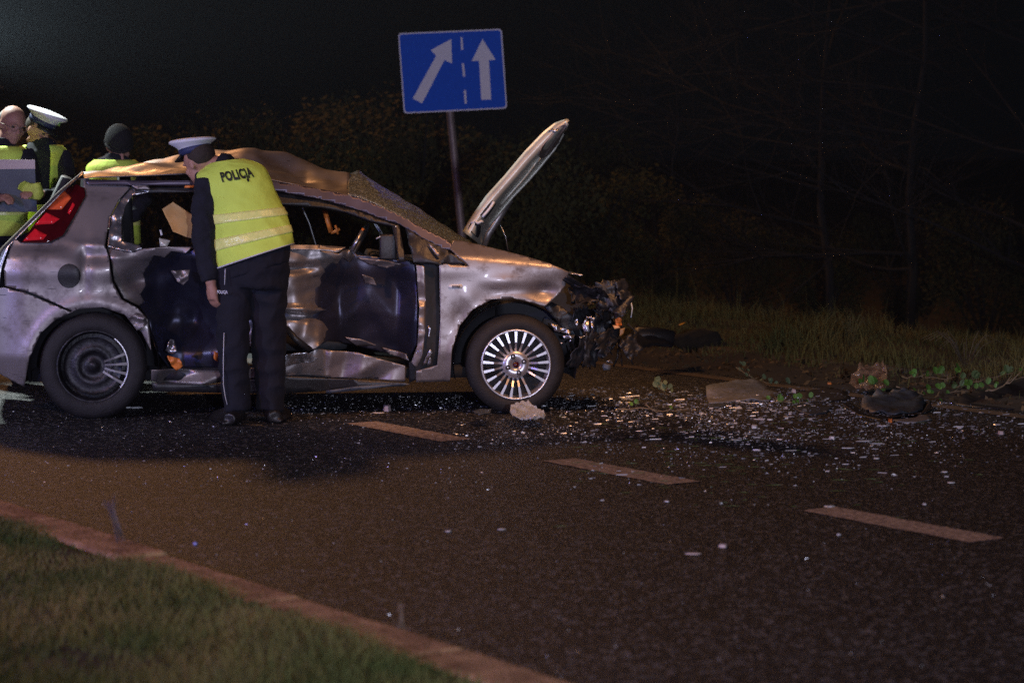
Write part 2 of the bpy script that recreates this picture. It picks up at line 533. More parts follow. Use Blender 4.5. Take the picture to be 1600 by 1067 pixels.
def blades(name, spots, m, hmin, hmax, w, label, lean=0.5, seed=1):
    """spots: function giving a root point; each blade a bent two-quad strip"""
    rnd = random.Random(seed)
    vs, fs = [], []
    for p, hs in spots:
        h = rnd.uniform(hmin, hmax)*hs
        a = rnd.uniform(0, 2*pi)
        d = Vector((cos(a), sin(a), 0))
        b2 = rnd.uniform(0, 2*pi)
        side = Vector((cos(b2), sin(b2), 0))*w*rnd.uniform(.6, 1.3)
        l = rnd.uniform(.1, lean)
        p1 = p+Vector((0, 0, h*.55))+d*h*l*.3
        p2 = p+Vector((0, 0, h*(1-l*.35)))+d*h*l
        i = len(vs)
        vs += [p-side, p+side, p1+side*.7, p1-side*.7, p2]
        fs += [(i, i+1, i+2, i+3), (i+3, i+2, i+4)]
    o = pydata(name, vs, fs, m)
    tag(o, label, 'grass', kind='stuff')
    return o


rnd = random.Random(11)
sp = []
while len(sp) < 70000:
    s = rnd.uniform(1.5, 13.5); q = rnd.uniform(0.0, 3.57) if rnd.random() < .95 else 3.57+abs(rnd.gauss(0, .04))
    p = SQ(s, q)
    x = CX+F*p.x/p.y if p.y > 3 else -999
    if p.y < 4.5 or x < -120 or x > 1250: continue
    c = noise.noise(Vector((s*1.6, q*1.6, 0)))
    if rnd.random() > 0.75+c: continue
    edge = 1 if q < 3.45 else .7
    sp.append((SQ(s, q, max(.08, ground_z(s, q))-.01), (0.75+0.7*c)*edge))
blades('verge_grass', sp, grass_near, 0.04, 0.125, 0.0028, 'short dark green grass of the near verge, blurred in the lower left corner', .9, 3)
rnd = random.Random(12)
sp = []
while len(sp) < 62000:
    s = rnd.uniform(6, 32); q = rnd.uniform(11.42, 14.6) if rnd.random() < .9 else rnd.gauss(11.38, .10)
    p = SQ(s, q)
    x = CX+F*p.x/p.y
    if x < -100 or x > 1750: continue
    c = noise.noise(Vector((s*1.1, q*1.1, 0)))
    sp.append((SQ(s, q, max(.03, ground_z(s, q)-.02) if q < 12 else ground_z(s, q)-.02), max(.5, 0.65+1.5*c+.5*noise.noise(Vector((s*4, q*4, 2))))*(1.9 if rnd.random() < .02 else 1)))
for i in range(3000):
    s = rnd.uniform(8, 20); q = rnd.gauss(11.15, .2)
    if noise.noise(Vector((s*2.3, q*3, 8))) > .02: sp.append((SQ(s, q, .02), .45))
blades('verge_grass', sp, grass_far, 0.05, 0.20, 0.0035, 'rough brownish green grass on the far verge behind the kerb', .7, 5)

# ------------------------------------------------------------------ bushes and trees


def leaf_cloud(name, m, R, n, size, seed, clumps=16):
    rnd = random.Random(seed)
    cs = []
    for i in range(clumps):
        a = rnd.uniform(0, 2*pi); rr = rnd.uniform(0, 1)**.6
        cs.append((Vector((cos(a)*rr*R[0]*.75, sin(a)*rr*R[1]*.75, rnd.uniform(.12, .85)*R[2])), rnd.uniform(.22, .42)*min(R)))
    vs, fs = [], []
    for i in range(n):
        c, r = cs[rnd.randrange(clumps)]
        d = Vector((rnd.gauss(0, 1), rnd.gauss(0, 1), rnd.gauss(0, .9))).normalized()
        p = c+d*r*rnd.uniform(.5, 1.25)
        if p.z < .02: continue
        u = Vector((rnd.gauss(0, 1), rnd.gauss(0, 1), rnd.gauss(0, 1))).normalized()
        w = u.orthogonal().normalized()
        s = size*rnd.uniform(.6, 1.4)
        k = len(vs)
        vs += [p-u*s, p-w*s*.45, p+u*s, p+w*s*.45]
        fs.append((k, k+1, k+2, k+3))
    me = bpy.data.meshes.new(name)
    me.from_pydata([tuple(v) for v in vs], [], fs)
    me.materials.append(m)
    return me


def stem_mesh(seed, R, n=9):
    rnd = random.Random(seed)
    bm = bmesh.new()
    for i in range(n):
        a = rnd.uniform(0, 2*pi)
        tip = Vector((cos(a)*R[0]*rnd.uniform(.2, .8), sin(a)*R[1]*.6, R[2]*rnd.uniform(.6, .98)))
        mid = tip*.5+Vector((rnd.uniform(-.1, .1), rnd.uniform(-.1, .1), .1))
        tube(bm, [(rnd.uniform(-.05, .05), rnd.uniform(-.05, .05), -.05), mid, tip], [.022, .014, .004], 5)
    me = bpy.data.meshes.new('stems'); bm.to_mesh(me); bm.free(); me.materials.append(bark)
    return me


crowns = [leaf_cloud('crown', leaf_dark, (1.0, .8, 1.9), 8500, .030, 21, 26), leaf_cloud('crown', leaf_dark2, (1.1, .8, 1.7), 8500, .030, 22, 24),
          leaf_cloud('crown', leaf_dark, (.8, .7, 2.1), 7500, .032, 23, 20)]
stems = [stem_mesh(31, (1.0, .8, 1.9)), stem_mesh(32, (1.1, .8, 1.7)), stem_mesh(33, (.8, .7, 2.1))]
# px, Y, scale, variant, label
bushes = [
    (20, 23.5, .95, 0, 'leafy roadside bush behind the two men with the clipboard, at the left edge'),
    (150, 24.0, 1.0, 1, 'dim roadside bush behind the crouching man in the knit cap'),
    (262, 23.5, .92, 2, 'dim roadside bush left of the bending officer\'s white cap'),
    (385, 22.8, 1.04, 0, 'brownish roadside bush rising behind the crumpled car roof'),
    (455, 23.8, 1.0, 2, 'upright roadside bush above the peak of the crumpled roof'),
    (530, 23.0, 1.03, 1, 'roadside bush behind the top corner of the shattered windscreen'),
    (610, 23.8, 1.08, 0, 'tallest lit roadside bush just left of the sign post'),
    (690, 24.2, .98, 2, 'roadside bush directly behind the leaning sign post'),
    (775, 23.3, .95, 1, 'roadside bush behind the raised bonnet'),
    (860, 23.8, .93, 0, 'roadside bush just right of the raised bonnet tip'),
    (930, 24.6, .86, 1, 'low roadside bush above the smashed front end'),
    (1040, 25.5, .72, 2, 'low dark bush right of the smashed front end, under the branch tips'),
    (1150, 26.0, .66, 0, 'very dark bush at the foot of the leftmost bare tree'),
    (1290, 26.0, .66, 1, 'very dark bush between the two left bare trees'),
    (1420, 25.5, .74, 2, 'very dark bush between the two right bare trees'),
    (1540, 24.5, .80, 0, 'very dark bush at the right edge of the picture'),
]
for i, (px, Y, sc, v, lab) in enumerate(bushes):
    X = (px-CX)/F*Y
    q = Pq.x*X+Pq.y*Y; s = E.x*X+E.y*Y
    r = empty('roadside_bush', (X, Y, ground_z(s, q)-.03), random.uniform(0, 6.28))
    tag(r, lab, 'bush', 'roadside bushes beyond the verge')
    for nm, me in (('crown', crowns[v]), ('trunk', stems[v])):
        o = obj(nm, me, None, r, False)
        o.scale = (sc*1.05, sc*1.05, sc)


def bare_tree(px, Y, ht, seed, lab, bias):
    rnd = random.Random(seed)
    X = (px-CX)/F*Y
    q = Pq.x*X+Pq.y*Y; s = E.x*X+E.y*Y
    r = empty('bare_tree', (X, Y, ground_z(s, q)-.05))
    tag(r, lab, 'tree', 'bare trees on the dark right side')
    bt = bmesh.new(); bb = bmesh.new()
    tp = [Vector((0, 0, 0))]
    for i in range(8):
        tp.append(tp[-1]+Vector((rnd.uniform(-.12, .12), rnd.uniform(-.1, .1), ht/8)))
    tube(bt, tp, [0.045*(1-.1*i) for i in range(9)], 8)

    def branch(p, d, L, rad, lev):
        pts = [p.copy()]
        dd = d.copy()
        for i in range(6):
            dd = (dd+Vector((rnd.uniform(-.16, .16), rnd.uniform(-.16, .16), rnd.uniform(-.10, .16)))).normalized()
            pts.append(pts[-1]+dd*L/6)
        tube(bb, pts, [rad*(1-i/7.5) for i in range(7)], 4 if lev < 2 else 3, caps=False)
        if lev < 3:
            for k in range(5 if lev < 2 else 3):
                i = rnd.randint(1, 5)
                ax = Vector((rnd.gauss(0, 1), rnd.gauss(0, 1), rnd.gauss(0, 1))).normalized()
                nd = (dd+ax*.75).normalized()
                branch(pts[i], nd, L*rnd.uniform(.4, .65), rad*.5, lev+1)
    for i in range(20):
        t = rnd.uniform(.12, 1)*(len(tp)-1.01)
        p = tp[int(t)].lerp(tp[int(t)+1], t % 1)
        a = rnd.uniform(0, 2*pi)
        d = Vector((cos(a)+bias, sin(a)*.7, rnd.uniform(-.1, .8))).normalized()
        branch(p, d, rnd.uniform(1.4, 2.8), .018, 0)
    obj('trunk', bt, bark, r)
    obj('crown', bb, bark, r)


bare_tree(1300, 24.5, 5.0, 41, 'leftmost bare tree, its thin branches sweeping left over the verge', -.8)
bare_tree(1420, 23.5, 5.5, 42, 'middle bare tree with tangled thin branches, darkest of the three', -.5)
bare_tree(1650, 22.5, 5.5, 43, 'rightmost bare tree, only its branches reaching in at the right edge of the picture', -.3)

# ------------------------------------------------------------------ road sign
sgn = empty('road_sign', (-0.36, 22.0, 0.08))
tag(sgn, 'blue lane merge sign with two white arrows on a leaning post', 'road sign')


def SL(px, py, dy=0.0):
    return W(px, py, 22.0+dy)-Vector(sgn.location)


bm = bmesh.new()
tube(bm, [SL(736, 520, .05), SL(721, 355, .05), SL(703, 172, .05), SL(694, 60, .05)], .036, 14)
obj('post', bm, steel_m, sgn)


def sign_plate(name, pts, dy, m, r=0, th=0.003):
    if r:
        out = []
        n = len(pts)
        for i in range(n):
            p0, p1, p2 = Vector(pts[i-1]), Vector(pts[i]), Vector(pts[(i+1) % n])
            a = p1+(p0-p1).normalized()*r; c = p1+(p2-p1).normalized()*r
            for k in range(5):
                t = k/4
                out.append((a*(1-t)**2+p1*2*t*(1-t)+c*t*t))
        pts = out
    bm = bmesh.new()
    f = bm.faces.new([bm.verts.new(SL(p[0], p[1], dy)) for p in pts])
    f.normal_update()
    bmesh.ops.triangulate(bm, faces=[f])
    o = obj(name, bm, m, sgn, False)
    solid(o, th)
    return o


sign_plate('back_plate', [(622, 52.5), (784, 45.5), (792.5, 170), (631, 178)], 0.0, steel_m, 6, 0.02)
sign_plate('border', [(622, 52.5), (784, 45.5), (792.5, 170), (631, 178)], -.014, sign_white, 6, 0.002)
sign_plate('face', [(624, 54.5), (782, 47.6), (790.5, 168), (633, 176)], -.018, sign_blue, 5, 0.002)
sign_plate('arrow', [(705, 61.5), (706.5, 100), (694.5, 94.3), (659.5, 162), (645, 154.5), (681.5, 87.5), (673, 79)], -.022, sign_white)
sign_plate('arrow', [(754, 61.5), (774.5, 94), (763.8, 94.6), (767.5, 156), (752, 156.5), (748.5, 95.5), (737, 96)], -.022, sign_white)
sign_plate('dash', [(719.5, 58.5), (722.5, 58.3), (723.8, 78.5), (720.6, 78.8)], -.022, sign_white)
sign_plate('dash', [(721.5, 99.5), (724.8, 99.3), (727, 120), (723.6, 120.4)], -.022, sign_white)
sign_plate('dash', [(724.8, 141.5), (728, 141.3), (729.3, 162), (726, 162.4)], -.022, sign_white)
for py in (75, 150):
    bm = bmesh.new()
    tube(bm, [SL(690+ (py-75)*.12, py, .02), SL(716+(py-75)*.12, py-1, .02)], .012, 6)
    obj('clamp', bm, steel_m, sgn)

# ------------------------------------------------------------------ the wrecked car
A = radians(5.9)
D = Vector((cos(A), sin(A), 0)); Nn = Vector((-sin(A), cos(A), 0)); O0 = Vector((-2.393, 14.10, 0))
CU = -(O0.dot(D)); CV = -(O0.dot(Nn))
car = empty('wrecked_car', O0, A)
tag(car, 'wrecked champagne hatchback with crushed doors, crumpled roof and torn off front standing on the road', 'car')


def CP(px, py, v=0.0):
    """pixel ray meets the plane v in car coordinates"""
    d = Vector(((px-CX)/F, 1, -(py-HY)/F))
    du, dv = d.dot(D), d.dot(Nn)
    t = (v-CV)/dv
    return Vector((CU+du*t, v, H+d.z*t))


def vside(u, z):
    v = 0.0
    if z > 0.92: v += 0.52*(z-0.92)
    if z < 0.36: v += 0.28*(0.36-z)
    if u < -0.36: v += 1.3*(-0.36-u)**2
    if u > 2.72: v += 0.9*(u-2.72)**2
    v -= 0.010*math.exp(-((z-.84)/.05)**2)
    for uc in (0.0, 2.43):
        d = sqrt((u-uc)**2+(z-.3)**2)
        v -= 0.012*math.exp(-((d-.37)/.035)**2)
    return v


def on_side(px, py, vf=vside):
    v = 0.0
    for _ in range(5):
        p = CP(px, py, v)
        v = vf(p.x, p.z)
    return CP(px, py, v)


def panel(name, pts, m, vf=vside, dent=None, g=0.02, thick=0.006, sm=False, parent=None, off=0.0, base=None):
    base = base or vf
    if sm: pts = smooth_poly(pts, 4)
    P = [on_side(p[0], p[1], base) for p in pts]
    bm = bmesh.new()
    f = bm.faces.new([bm.verts.new((p.x, 0, p.z)) for p in P])
    f.normal_update()
    bmesh.ops.triangulate(bm, faces=[f])
    x0, x1 = min(p.x for p in P), max(p.x for p in P)
    z0, z1 = min(p.z for p in P), max(p.z for p in P)
    x = x0+g
    while x < x1:
        bmesh.ops.bisect_plane(bm, geom=bm.verts[:]+bm.edges[:]+bm.faces[:], plane_co=(x, 0, 0), plane_no=(1, 0, 0), dist=1e-5); x += g
    z = z0+g
    while z < z1:
        bmesh.ops.bisect_plane(bm, geom=bm.verts[:]+bm.edges[:]+bm.faces[:], plane_co=(0, 0, z), plane_no=(0, 0, 1), dist=1e-5); z += g
    bmesh.ops.remove_doubles(bm, verts=bm.verts, dist=0.0006)
    bmesh.ops.recalc_face_normals(bm, faces=bm.faces)
    for v in bm.verts:
        u, z = v.co.x, v.co.z
        v.co.y = vf(u, z)+off+(dent(u, z) if dent else 0)
    if bm.faces and sum(f.normal.y for f in bm.faces) > 0:
        bmesh.ops.reverse_faces(bm, faces=bm.faces)
    o = obj(name, bm, m, parent or car)
    if thick: solid(o, thick, -1)
    return o


def gauss(u, z, uc, zc, su, sz, a):
    return a*math.exp(-((u-uc)/su)**2-((z-zc)/sz)**2)


def dents(px_list):
    L = []
    for px, py, su, sz, a in px_list:
        p = CP(px, py, 0)
        L.append((p.x, p.z, su, sz, a))
    return lambda u, z: sum(gauss(u, z, *l) for l in L)


# rear quarter
dq = dents([(150, 402, .12, .035, .03), (132, 415, .025, .12, .02), (140, 383, .18, .02, -.015), (190, 445, .10, .08, .02), (80, 384, .2, .02, .015)])
arch_r = [(36, 600), (44, 560), (62, 520), (88, 497), (120, 484), (160, 480), (195, 492), (222, 520), (232, 548)]
panel('rear_quarter_panel', [(130, 281), (204, 292), (186, 312), (171, 340), (164, 384), (170, 402), (175, 440), (190, 468), (216, 482), (232, 500), (236, 548)] + arch_r[::-1][1:6] + [(114, 486), (43, 455), (8, 447), (6, 420), (22, 372), (34, 380), (75, 380), (98, 368), (118, 335), (134, 306), (130, 290)],
      paint, dent=lambda u, z: dq(u, z)+fold(u, z, .008, 1.6, 3)*max(0, min(1, (z-.45)*5)), g=.018)
panel('rear_bumper', [(41, 458), (112, 488), (88, 499), (64, 520), (46, 560), (38, 604), (0, 584), (-60, 560), (-60, 470), (-20, 452), (6, 449)], paint,
      dent=lambda u, z: crease((u, 0, z), .006, 2, 5)-.012, g=.02)
panel('fuel_filler', [(108+18*cos(a*pi/10), 431+19*sin(a*pi/10)) for a in range(20)], black_pl, dent=lambda u, z: dq(u, z)+fold(u, z, .008, 1.6, 3)*max(0, min(1, (z-.45)*5)), off=-.007, g=.01)  # black disc laid on the panel paints the dark of the filler hole
# tail lamp
tl = panel('tail_lamp', [(105, 294), (120, 288), (132, 294), (134, 306), (118, 335), (98, 368), (75, 379), (34, 379), (56, 347), (85, 311)], red_dark, sm=False, off=-.014, g=.02)
for pts, m in (([(101, 298), (112, 309), (97, 327), (74, 327)], red_lens2), ([(73, 332), (94, 342), (84, 349), (55, 351)], red_lens), ([(55, 357), (74, 367), (68, 374), (37, 376)], red_lens), ([(114, 316), (118, 320), (109, 335), (106, 332)], red_lens)):
    panel('lamp_lens', pts, m, off=-.020, parent=tl, g=.03)
# tailgate edge and hatch glass, sloping forward, curved round to the far side
loft('tailgate', [[CP(131, 270, .3), CP(98, 297, .16), CP(50, 345, .12), CP(10, 385, .10), CP(-12, 430, .10), CP(-30, 470, .1)],
                  [CP(129, 268, .8), CP(94, 297, .8), CP(45, 345, .8), CP(4, 385, .8), CP(-30, 430, .8), CP(-40, 470, .8)],
                  [CP(131, 270, 1.4), CP(98, 297, 1.52), CP(50, 345, 1.55), CP(10, 385, 1.6), CP(-12, 430, 1.6), CP(-30, 470, 1.6)]], paint, car, 24, 16)
loft('tailgate_edge', [[CP(131, 272, .27), CP(104, 294, .13), CP(56, 343, .09), CP(14, 384, .07), CP(2, 420, .07), CP(-2, 460, .07)],
                       [CP(122, 275, .25), CP(90, 302, .14), CP(42, 350, .10), CP(4, 388, .09), CP(-16, 430, .1), CP(-24, 470, .1)]], silver, car, 24, 4)
# rear door: lit window surround, crushed skin
rf = lambda u, z: vside(u, z)+.01
dd_ = dents([(250, 420, .16, .10, .16), (280, 470, .2, .15, .22), (210, 440, .06, .05, .06), (180, 400, .05, .05, -.02), (290, 520, .25, .1, .2)])
rdent = lambda u, z: dd_(u, z)+max(0, .92-z)*.22+fold(u, z, .05, 2.6, 9)+.01
panel('window_frame', [(204, 294), (236, 297), (232, 301), (207, 305), (196, 322), (190, 345), (190, 376), (219, 384), (222, 388), (206, 394), (186, 390), (168, 385), (172, 340), (187, 314)], silver, rf,
      dent=lambda u, z: crease((u, 0, z), .02, 12, 4), g=.012)
panel('window_seal', [(204, 289), (236, 293), (300, 291), (345, 295), (345, 303), (300, 300), (236, 301), (232, 301), (208, 300)], black_pl, rf, g=.03)
panel('door_dark_sheet', [(166, 386), (222, 389), (345, 383), (352, 420), (352, 580), (262, 580), (240, 548), (230, 505), (216, 480), (192, 467), (178, 440), (173, 404)], door_dark, rf, off=.03, dent=lambda u, z: rdent(u, z)+fold(u, z, .035, 4.5, 23), g=.018)  # dark sheet behind the painted skin of the rear door
panel('rear_door', [(166, 386), (186, 391), (206, 395), (222, 389), (262, 386), (300, 386), (290, 396), (268, 393), (256, 404), (240, 400), (232, 414), (222, 430), (226, 448), (218, 462), (224, 474), (216, 480), (192, 467), (178, 440), (173, 404)], paint, rf, dent=rdent, g=.014)
panel('torn_sheet', [(200, 497), (213, 488), (226, 492), (231, 505), (222, 513), (214, 516)], paint, vside, dent=lambda u, z: -.03+crease((u, 0, z), .04, 14, 4), g=.01)
panel('torn_sheet', [(266, 424), (296, 422), (294, 438), (286, 446), (276, 440)], paint, vside, dent=lambda u, z: .05+crease((u, 0, z), .05, 16, 6), g=.01)
panel('torn_sheet', [(258, 549), (266, 530), (272, 532), (277, 549), (268, 553)], silver, vside, dent=lambda u, z: .0+crease((u, 0, z), .05, 16, 1), g=.01)
panel('torn_sheet', [(262, 556), (280, 560), (286, 572), (276, 580), (268, 572)], rust_m, vside, dent=lambda u, z: .0+crease((u, 0, z), .05, 16, 2), g=.01)
panel('torn_sheet', [(334, 548), (341, 552), (340, 566), (334, 560)], rust_m, vside, dent=lambda u, z: -.01, g=.03)
# side sill
panel('sill', [(236, 578), (352, 580), (440, 574), (496, 546), (560, 552), (634, 573), (634, 597), (560, 592), (440, 586), (330, 600), (250, 600), (236, 596)], paint, vside, dent=lambda u, z: .035+fold(u, z, .05, 4, 5), g=.016)
panel('sill_guard', [(236, 598), (330, 602), (440, 588), (560, 594), (634, 599), (634, 604), (560, 606), (500, 612), (440, 616), (330, 614), (240, 612)], black_pl, vside, off=.02, g=.04)
panel('torn_sheet', [(440, 554), (480, 550), (497, 560), (490, 566), (470, 567), (440, 574)], silver, vside, dent=lambda u, z: -.02+crease((u, 0, z), .03, 8, 7), g=.01)
panel('trim_strip', [(508, 610), (560, 603), (632, 598), (640, 600), (560, 609), (510, 614)], grey_blue_pl, vside, off=-.02, g=.05)
# front door
fd = dents([(462, 440, .09, .05, -.015), (510, 470, .09, .2, .05), (560, 460, .25, .2, .17), (480, 395, .10, .03, .0), (600, 520, .12, .10, .06), (455, 420, .12, .02, .05), (470, 520, .08, .06, -.02), (545, 398, .02, .05, -.03)])


def ridge(u, z):
    p = CP(458, 485, 0); q = CP(528, 492, 0)
    t = max(0, min(1, (u-p.x)/(q.x-p.x)))
    zc = p.z+(q.z-p.z)*t
    w = 1 if p.x-.2 < u < q.x else math.exp(-((u-q.x)/.02)**2)
    return (-.05*math.exp(-((z-zc-.012)/.012)**2) + .045*math.exp(-((z-zc+.03)/.02)**2))*w




def lean(u, z):
    a = CP(500, 400, 0).x; w = max(0, min(1, (u-a)/.12)); w2 = max(0, min(1, (CP(652, 400, 0).x-u)/.10))
    return (max(0, .95-z)*.50+.01)*w*w2


fdent = lambda u, z: fd(u, z)+lean(u, z)+ridge(u, z)+fold(u, z, .04, 3.6, 14)+fold(u, z, .010, 11, 35)+.012
FD = [(352, 386), (440, 385), (470, 388), (515, 393), (530, 398), (540, 390), (550, 391), (560, 400), (640, 409), (652, 416), (654, 480), (654, 537), (640, 566), (600, 556), (560, 546), (514, 536), (490, 547), (470, 535), (447, 515), (352, 560)]
panel('door_dark_sheet', FD, door_dark, vside, off=.085, dent=lambda u, z: lean(u, z)*.6+fold(u, z, .045, 3.2, 21)+.02, g=.016)  # dark sheet filling the front door behind its painted skin
panel('front_door', [(352, 386), (440, 385), (470, 388), (515, 393), (530, 398), (536, 392), (548, 391), (556, 402), (548, 412), (536, 404), (528, 416), (520, 412), (508, 422), (512, 440), (499, 452), (503, 470), (497, 482), (515, 484), (528, 489), (527, 494), (519, 500), (523, 512), (512, 520), (508, 534), (490, 547), (470, 535), (447, 515), (352, 560)],
      paint, vside, dent=fdent, g=.014)
for k_, pts in enumerate(([(560, 404), (600, 408), (628, 414), (606, 420), (578, 414)], [(600, 548), (636, 556), (640, 566), (612, 558)], [(540, 530), (566, 534), (590, 544), (560, 545)], [(566, 430), (584, 436), (590, 448), (572, 444)])):
    panel('torn_sheet', pts, paint, vside, off=.02, dent=lambda u, z: lean(u, z)*.6+fold(u, z, .04, 7, 30), g=.012)
panel('belt_moulding', [(430, 381), (500, 383), (540, 386), (528, 394), (500, 391), (430, 388)], rust_m if False else paint, vside, off=-.015, dent=lambda u, z: crease((u, 0, z), .01, 8, 3), g=.02)
panel('door_edge', [(650, 414), (663, 416), (665, 470), (664, 520), (658, 560), (650, 574), (642, 566), (652, 540), (655, 480)], paint, vside, dent=lambda u, z: -.02+crease((u, 0, z), .03, 9, 5), g=.012)
panel('hinge_pillar', [(662, 412), (686, 412), (690, 500), (686, 575), (640, 600), (640, 568), (660, 555)], inner_dark, vside, off=.05, g=.03)
for pts in ([(672, 545), (676, 550), (668, 566), (660, 572), (664, 560)], [(672, 558), (675, 564), (671, 572), (667, 570)], [(669, 508), (673, 512), (672, 530), (669, 528)]):
    panel('hinge_bracket', pts, silver, vside, off=.0, g=.02)
bm = bmesh.new()
tube(bm, [CP(447, 512, -.03), CP(462, 530, -.05), CP(485, 547, -.03)], .009, 6, hint=(0, 0, 1), ratio=2.0)
obj('seat_belt', bm, black_pl, car)
# front fender with its shoulder
p1 = CP(733, 417, 0)


def vfend(u, z):
    v = vside(u, z)
    if u > 1.7:
        zc = 0.92 - 0.10*max(0, (u-2.05))
        if z > zc: v += .75*(z-zc)
        v += 0.9*max(0, u-2.68)**1.5
    return v


fe = dents([(850, 455, .07, .035, .035), (730, 465, .08, .08, -.012), (720, 500, .05, .1, .01), (790, 440, .15, .04, -.02)])
panel('front_fender', [(686, 412), (733, 416), (703, 389), (709, 374), (735, 379), (760, 385), (820, 400), (860, 412), (889, 425), (884, 445), (875, 458), (862, 470), (850, 479), (835, 474), (800, 465), (768, 468), (738, 484), (718, 510), (706, 548), (703, 596), (650, 597), (650, 580), (683, 571), (688, 500)],
      paint, vfend, dent=lambda u, z: fe(u, z)+fold(u, z, .002, 2, 8), g=.018)
ri = panel('side_indicator', [(703, 444.5), (721, 444), (723, 447.5), (721, 451), (702, 451), (700, 448)], white_m, vfend, off=-.010, g=.05, thick=.008)
panel('indicator_lens', [(706, 446), (718, 445.7), (719, 447.5), (718, 449.6), (706, 449.6)], grey_pl, vfend, off=-.014, g=.05, thick=.004, parent=ri)
# arch liners
for uc, zc, R0, nm in ((0.0, .30, .37, 0), (2.43, .29, .36, 1)):
    bm = bmesh.new()
    lathe(bm, [(R0, .03), (R0+.0, .34), (.30, .40), (.02, .42)], 28, a0=-.25, a1=pi+.25, c=(uc, 0, zc))
    obj('arch_liner', bm, inner_dark, car)
panel('mud_flap', [(852, 481), (864, 473), (880, 480), (905, 500), (915, 515), (886, 520), (870, 500)], black_pl, vside, off=.06, g=.03, dent=lambda u, z: crease((u, 0, z), .03, 9, 5))
# roof
near = [(122, 281), (150, 277), (210, 275), (290, 272), (350, 273), (412, 279), (464, 289), (508, 298), (546, 306)]
mid = [(128, 274), (150, 268), (212, 262), (285, 256), (345, 246), (380, 250), (430, 274), (475, 288), (510, 282), (546, 284)]
far = [(130, 270), (146, 264), (212, 257), (285, 246), (345, 235), (400, 232), (456, 243), (500, 256), (546, 270)]
loft('roof', [[CP(x, y, .27) for x, y in near], [CP(x, y, .75) for x, y in mid], [CP(x, y+1, 1.15) for x, y in far], [CP(x, y+9, 1.42) for x, y in far]], paint, car, 90, 30,
     lambda p, i, j: p+Vector((0, 0, (crease(p, .018, 4, 3)+fold(p.x, p.y, .05, 2.0, 8)-.008)*(sin(pi*j)**.5 if 0 < j < 1 else 0))))
panel('roof_rail', [(134, 280), (200, 282), (300, 282), (350, 280), (412, 281), (464, 289), (508, 297), (560, 309), (600, 325), (633, 341), (660, 356), (700, 376), (712, 386), (706, 392), (690, 388), (660, 372), (624, 350), (600, 343), (560, 328), (500, 311), (416, 295), (300, 290), (200, 289), (134, 288)],
      mat('dark_violet_roof_rail', (.10, .085, .115), .4, .6, .3, 6), lambda u, z: .26*(z-.92)+.07 if z > .92 else .07, dent=lambda u, z: .012*noise.noise(Vector((u*2.5, z*3, 1))), g=.02, thick=.012)
panel('window_seal', [(352, 296), (416, 297), (500, 313), (560, 330), (600, 345), (624, 352), (618, 354), (580, 345), (540, 331), (500, 323), (430, 318), (352, 316)], black_pl, vside, off=.012, g=.03, thick=.03)
panel('quarter_strut', [(613, 352), (624, 352), (634, 409), (624, 410)], black_pl, vside, off=.01, g=.03, thick=.02)
bm = bmesh.new()
tube(bm, [CP(618.5, 353, .1), CP(621, 375, .1), CP(626, 408, .06)], .0035, 5)
obj('broken_seal', bm, white_m, car)
panel('mirror_base', [(634, 358), (660, 372), (700, 392), (728, 412), (690, 414), (646, 410)], black_pl, vside, off=-.004, g=.02, thick=.03, dent=lambda u, z: crease((u, 0, z), .03, 10, 5))
panel('torn_sheet', [(668, 380), (676, 384), (688, 398), (684, 400)], paint, vside, off=-.03, g=.02)
# windscreen
wn = [(544, 303), (566, 309), (590, 319), (630, 340), (660, 360), (706, 388)]
wm = [(543, 290), (570, 292), (600, 305), (640, 330), (680, 356), (718, 382)]
wf = [(547, 272), (560, 267), (600, 293), (640, 317), (680, 343), (736, 378)]
loft('windscreen', [[CP(x, y, .24) for x, y in wn], [CP(x, y, .6) for x, y in wm], [CP(x, y, 1.1) for x, y in wf], [CP(x, y+8, 1.42) for x, y in wf]], glass_m, car, 60, 20,
     lambda p, i, j: p+Vector((0, 0, crease(p, .012, 9, 2)-.005)))
loft('cowl', [[CP(703, 392, .2), CP(740, 404, .1)], [CP(712, 386, .8), CP(742, 392, .8)], [CP(722, 384, 1.45), CP(750, 388, 1.5)]], inner_dark, car, 8, 10)
# far side: door skins, pillars, roof edge
bm = bmesh.new()
def fbox(u0, u1, z0, z1, v0=1.60, v1=1.66): box(bm, ((u0+u1)/2, (v0+v1)/2, (z0+z1)/2), (u1-u0, v1-v0, z1-z0), None, .01)
fbox(-.60, 2.35, .22, .86)
obj('far_side_panel', bm, paint, car)
for (a, c) in (((-.5, 1.62, .86), (-.25, 1.42, 1.36)), ((1.02, 1.62, .86), (.94, 1.42, 1.37)), ((.12, 1.62, .86), (.10, 1.42, 1.38)), ((2.18, 1.6, .9), (1.35, 1.42, 1.33))):
    bm = bmesh.new()
    tube(bm, [a, c], .035, 6, hint=(1, 0, 0), ratio=1.2)
    obj('far_pillar', bm, inner_dark, car)
# floor, bulkheads
bm = bmesh.new()
box(bm, (1.1, .85, .24), (2.9, 1.5, .06)); box(bm, (1.95, .85, .55), (.08, 1.5, .62)); box(bm, (-.50, .85, .60), (.08, 1.4, .62))
box(bm, (1.78, 1.0, .80), (.36, 1.0, .16), Matrix.Rotation(.2, 3, 'Y'), .03)
box(bm, (-.20, .85, .70), (.6, 1.3, .3), None, .03)
obj('cabin_floor', bm, inner_dark, car)


def seat(u, v, w, tilt=.25):
    bm = bmesh.new()
    box(bm, (u, v, .42), (.52, w, .18), None, .05)
    r = Matrix.Rotation(-tilt, 3, 'Y')
    box(bm, (u-.30, v, .74), (.16, w, .62), r, .05)
    o = obj('seat', bm, seat_m, car)
    bm = bmesh.new()
    box(bm, (u-.40, v, 1.12), (.10, .26, .17), r, .03)
    obj('headrest', bm, seat_m, o)


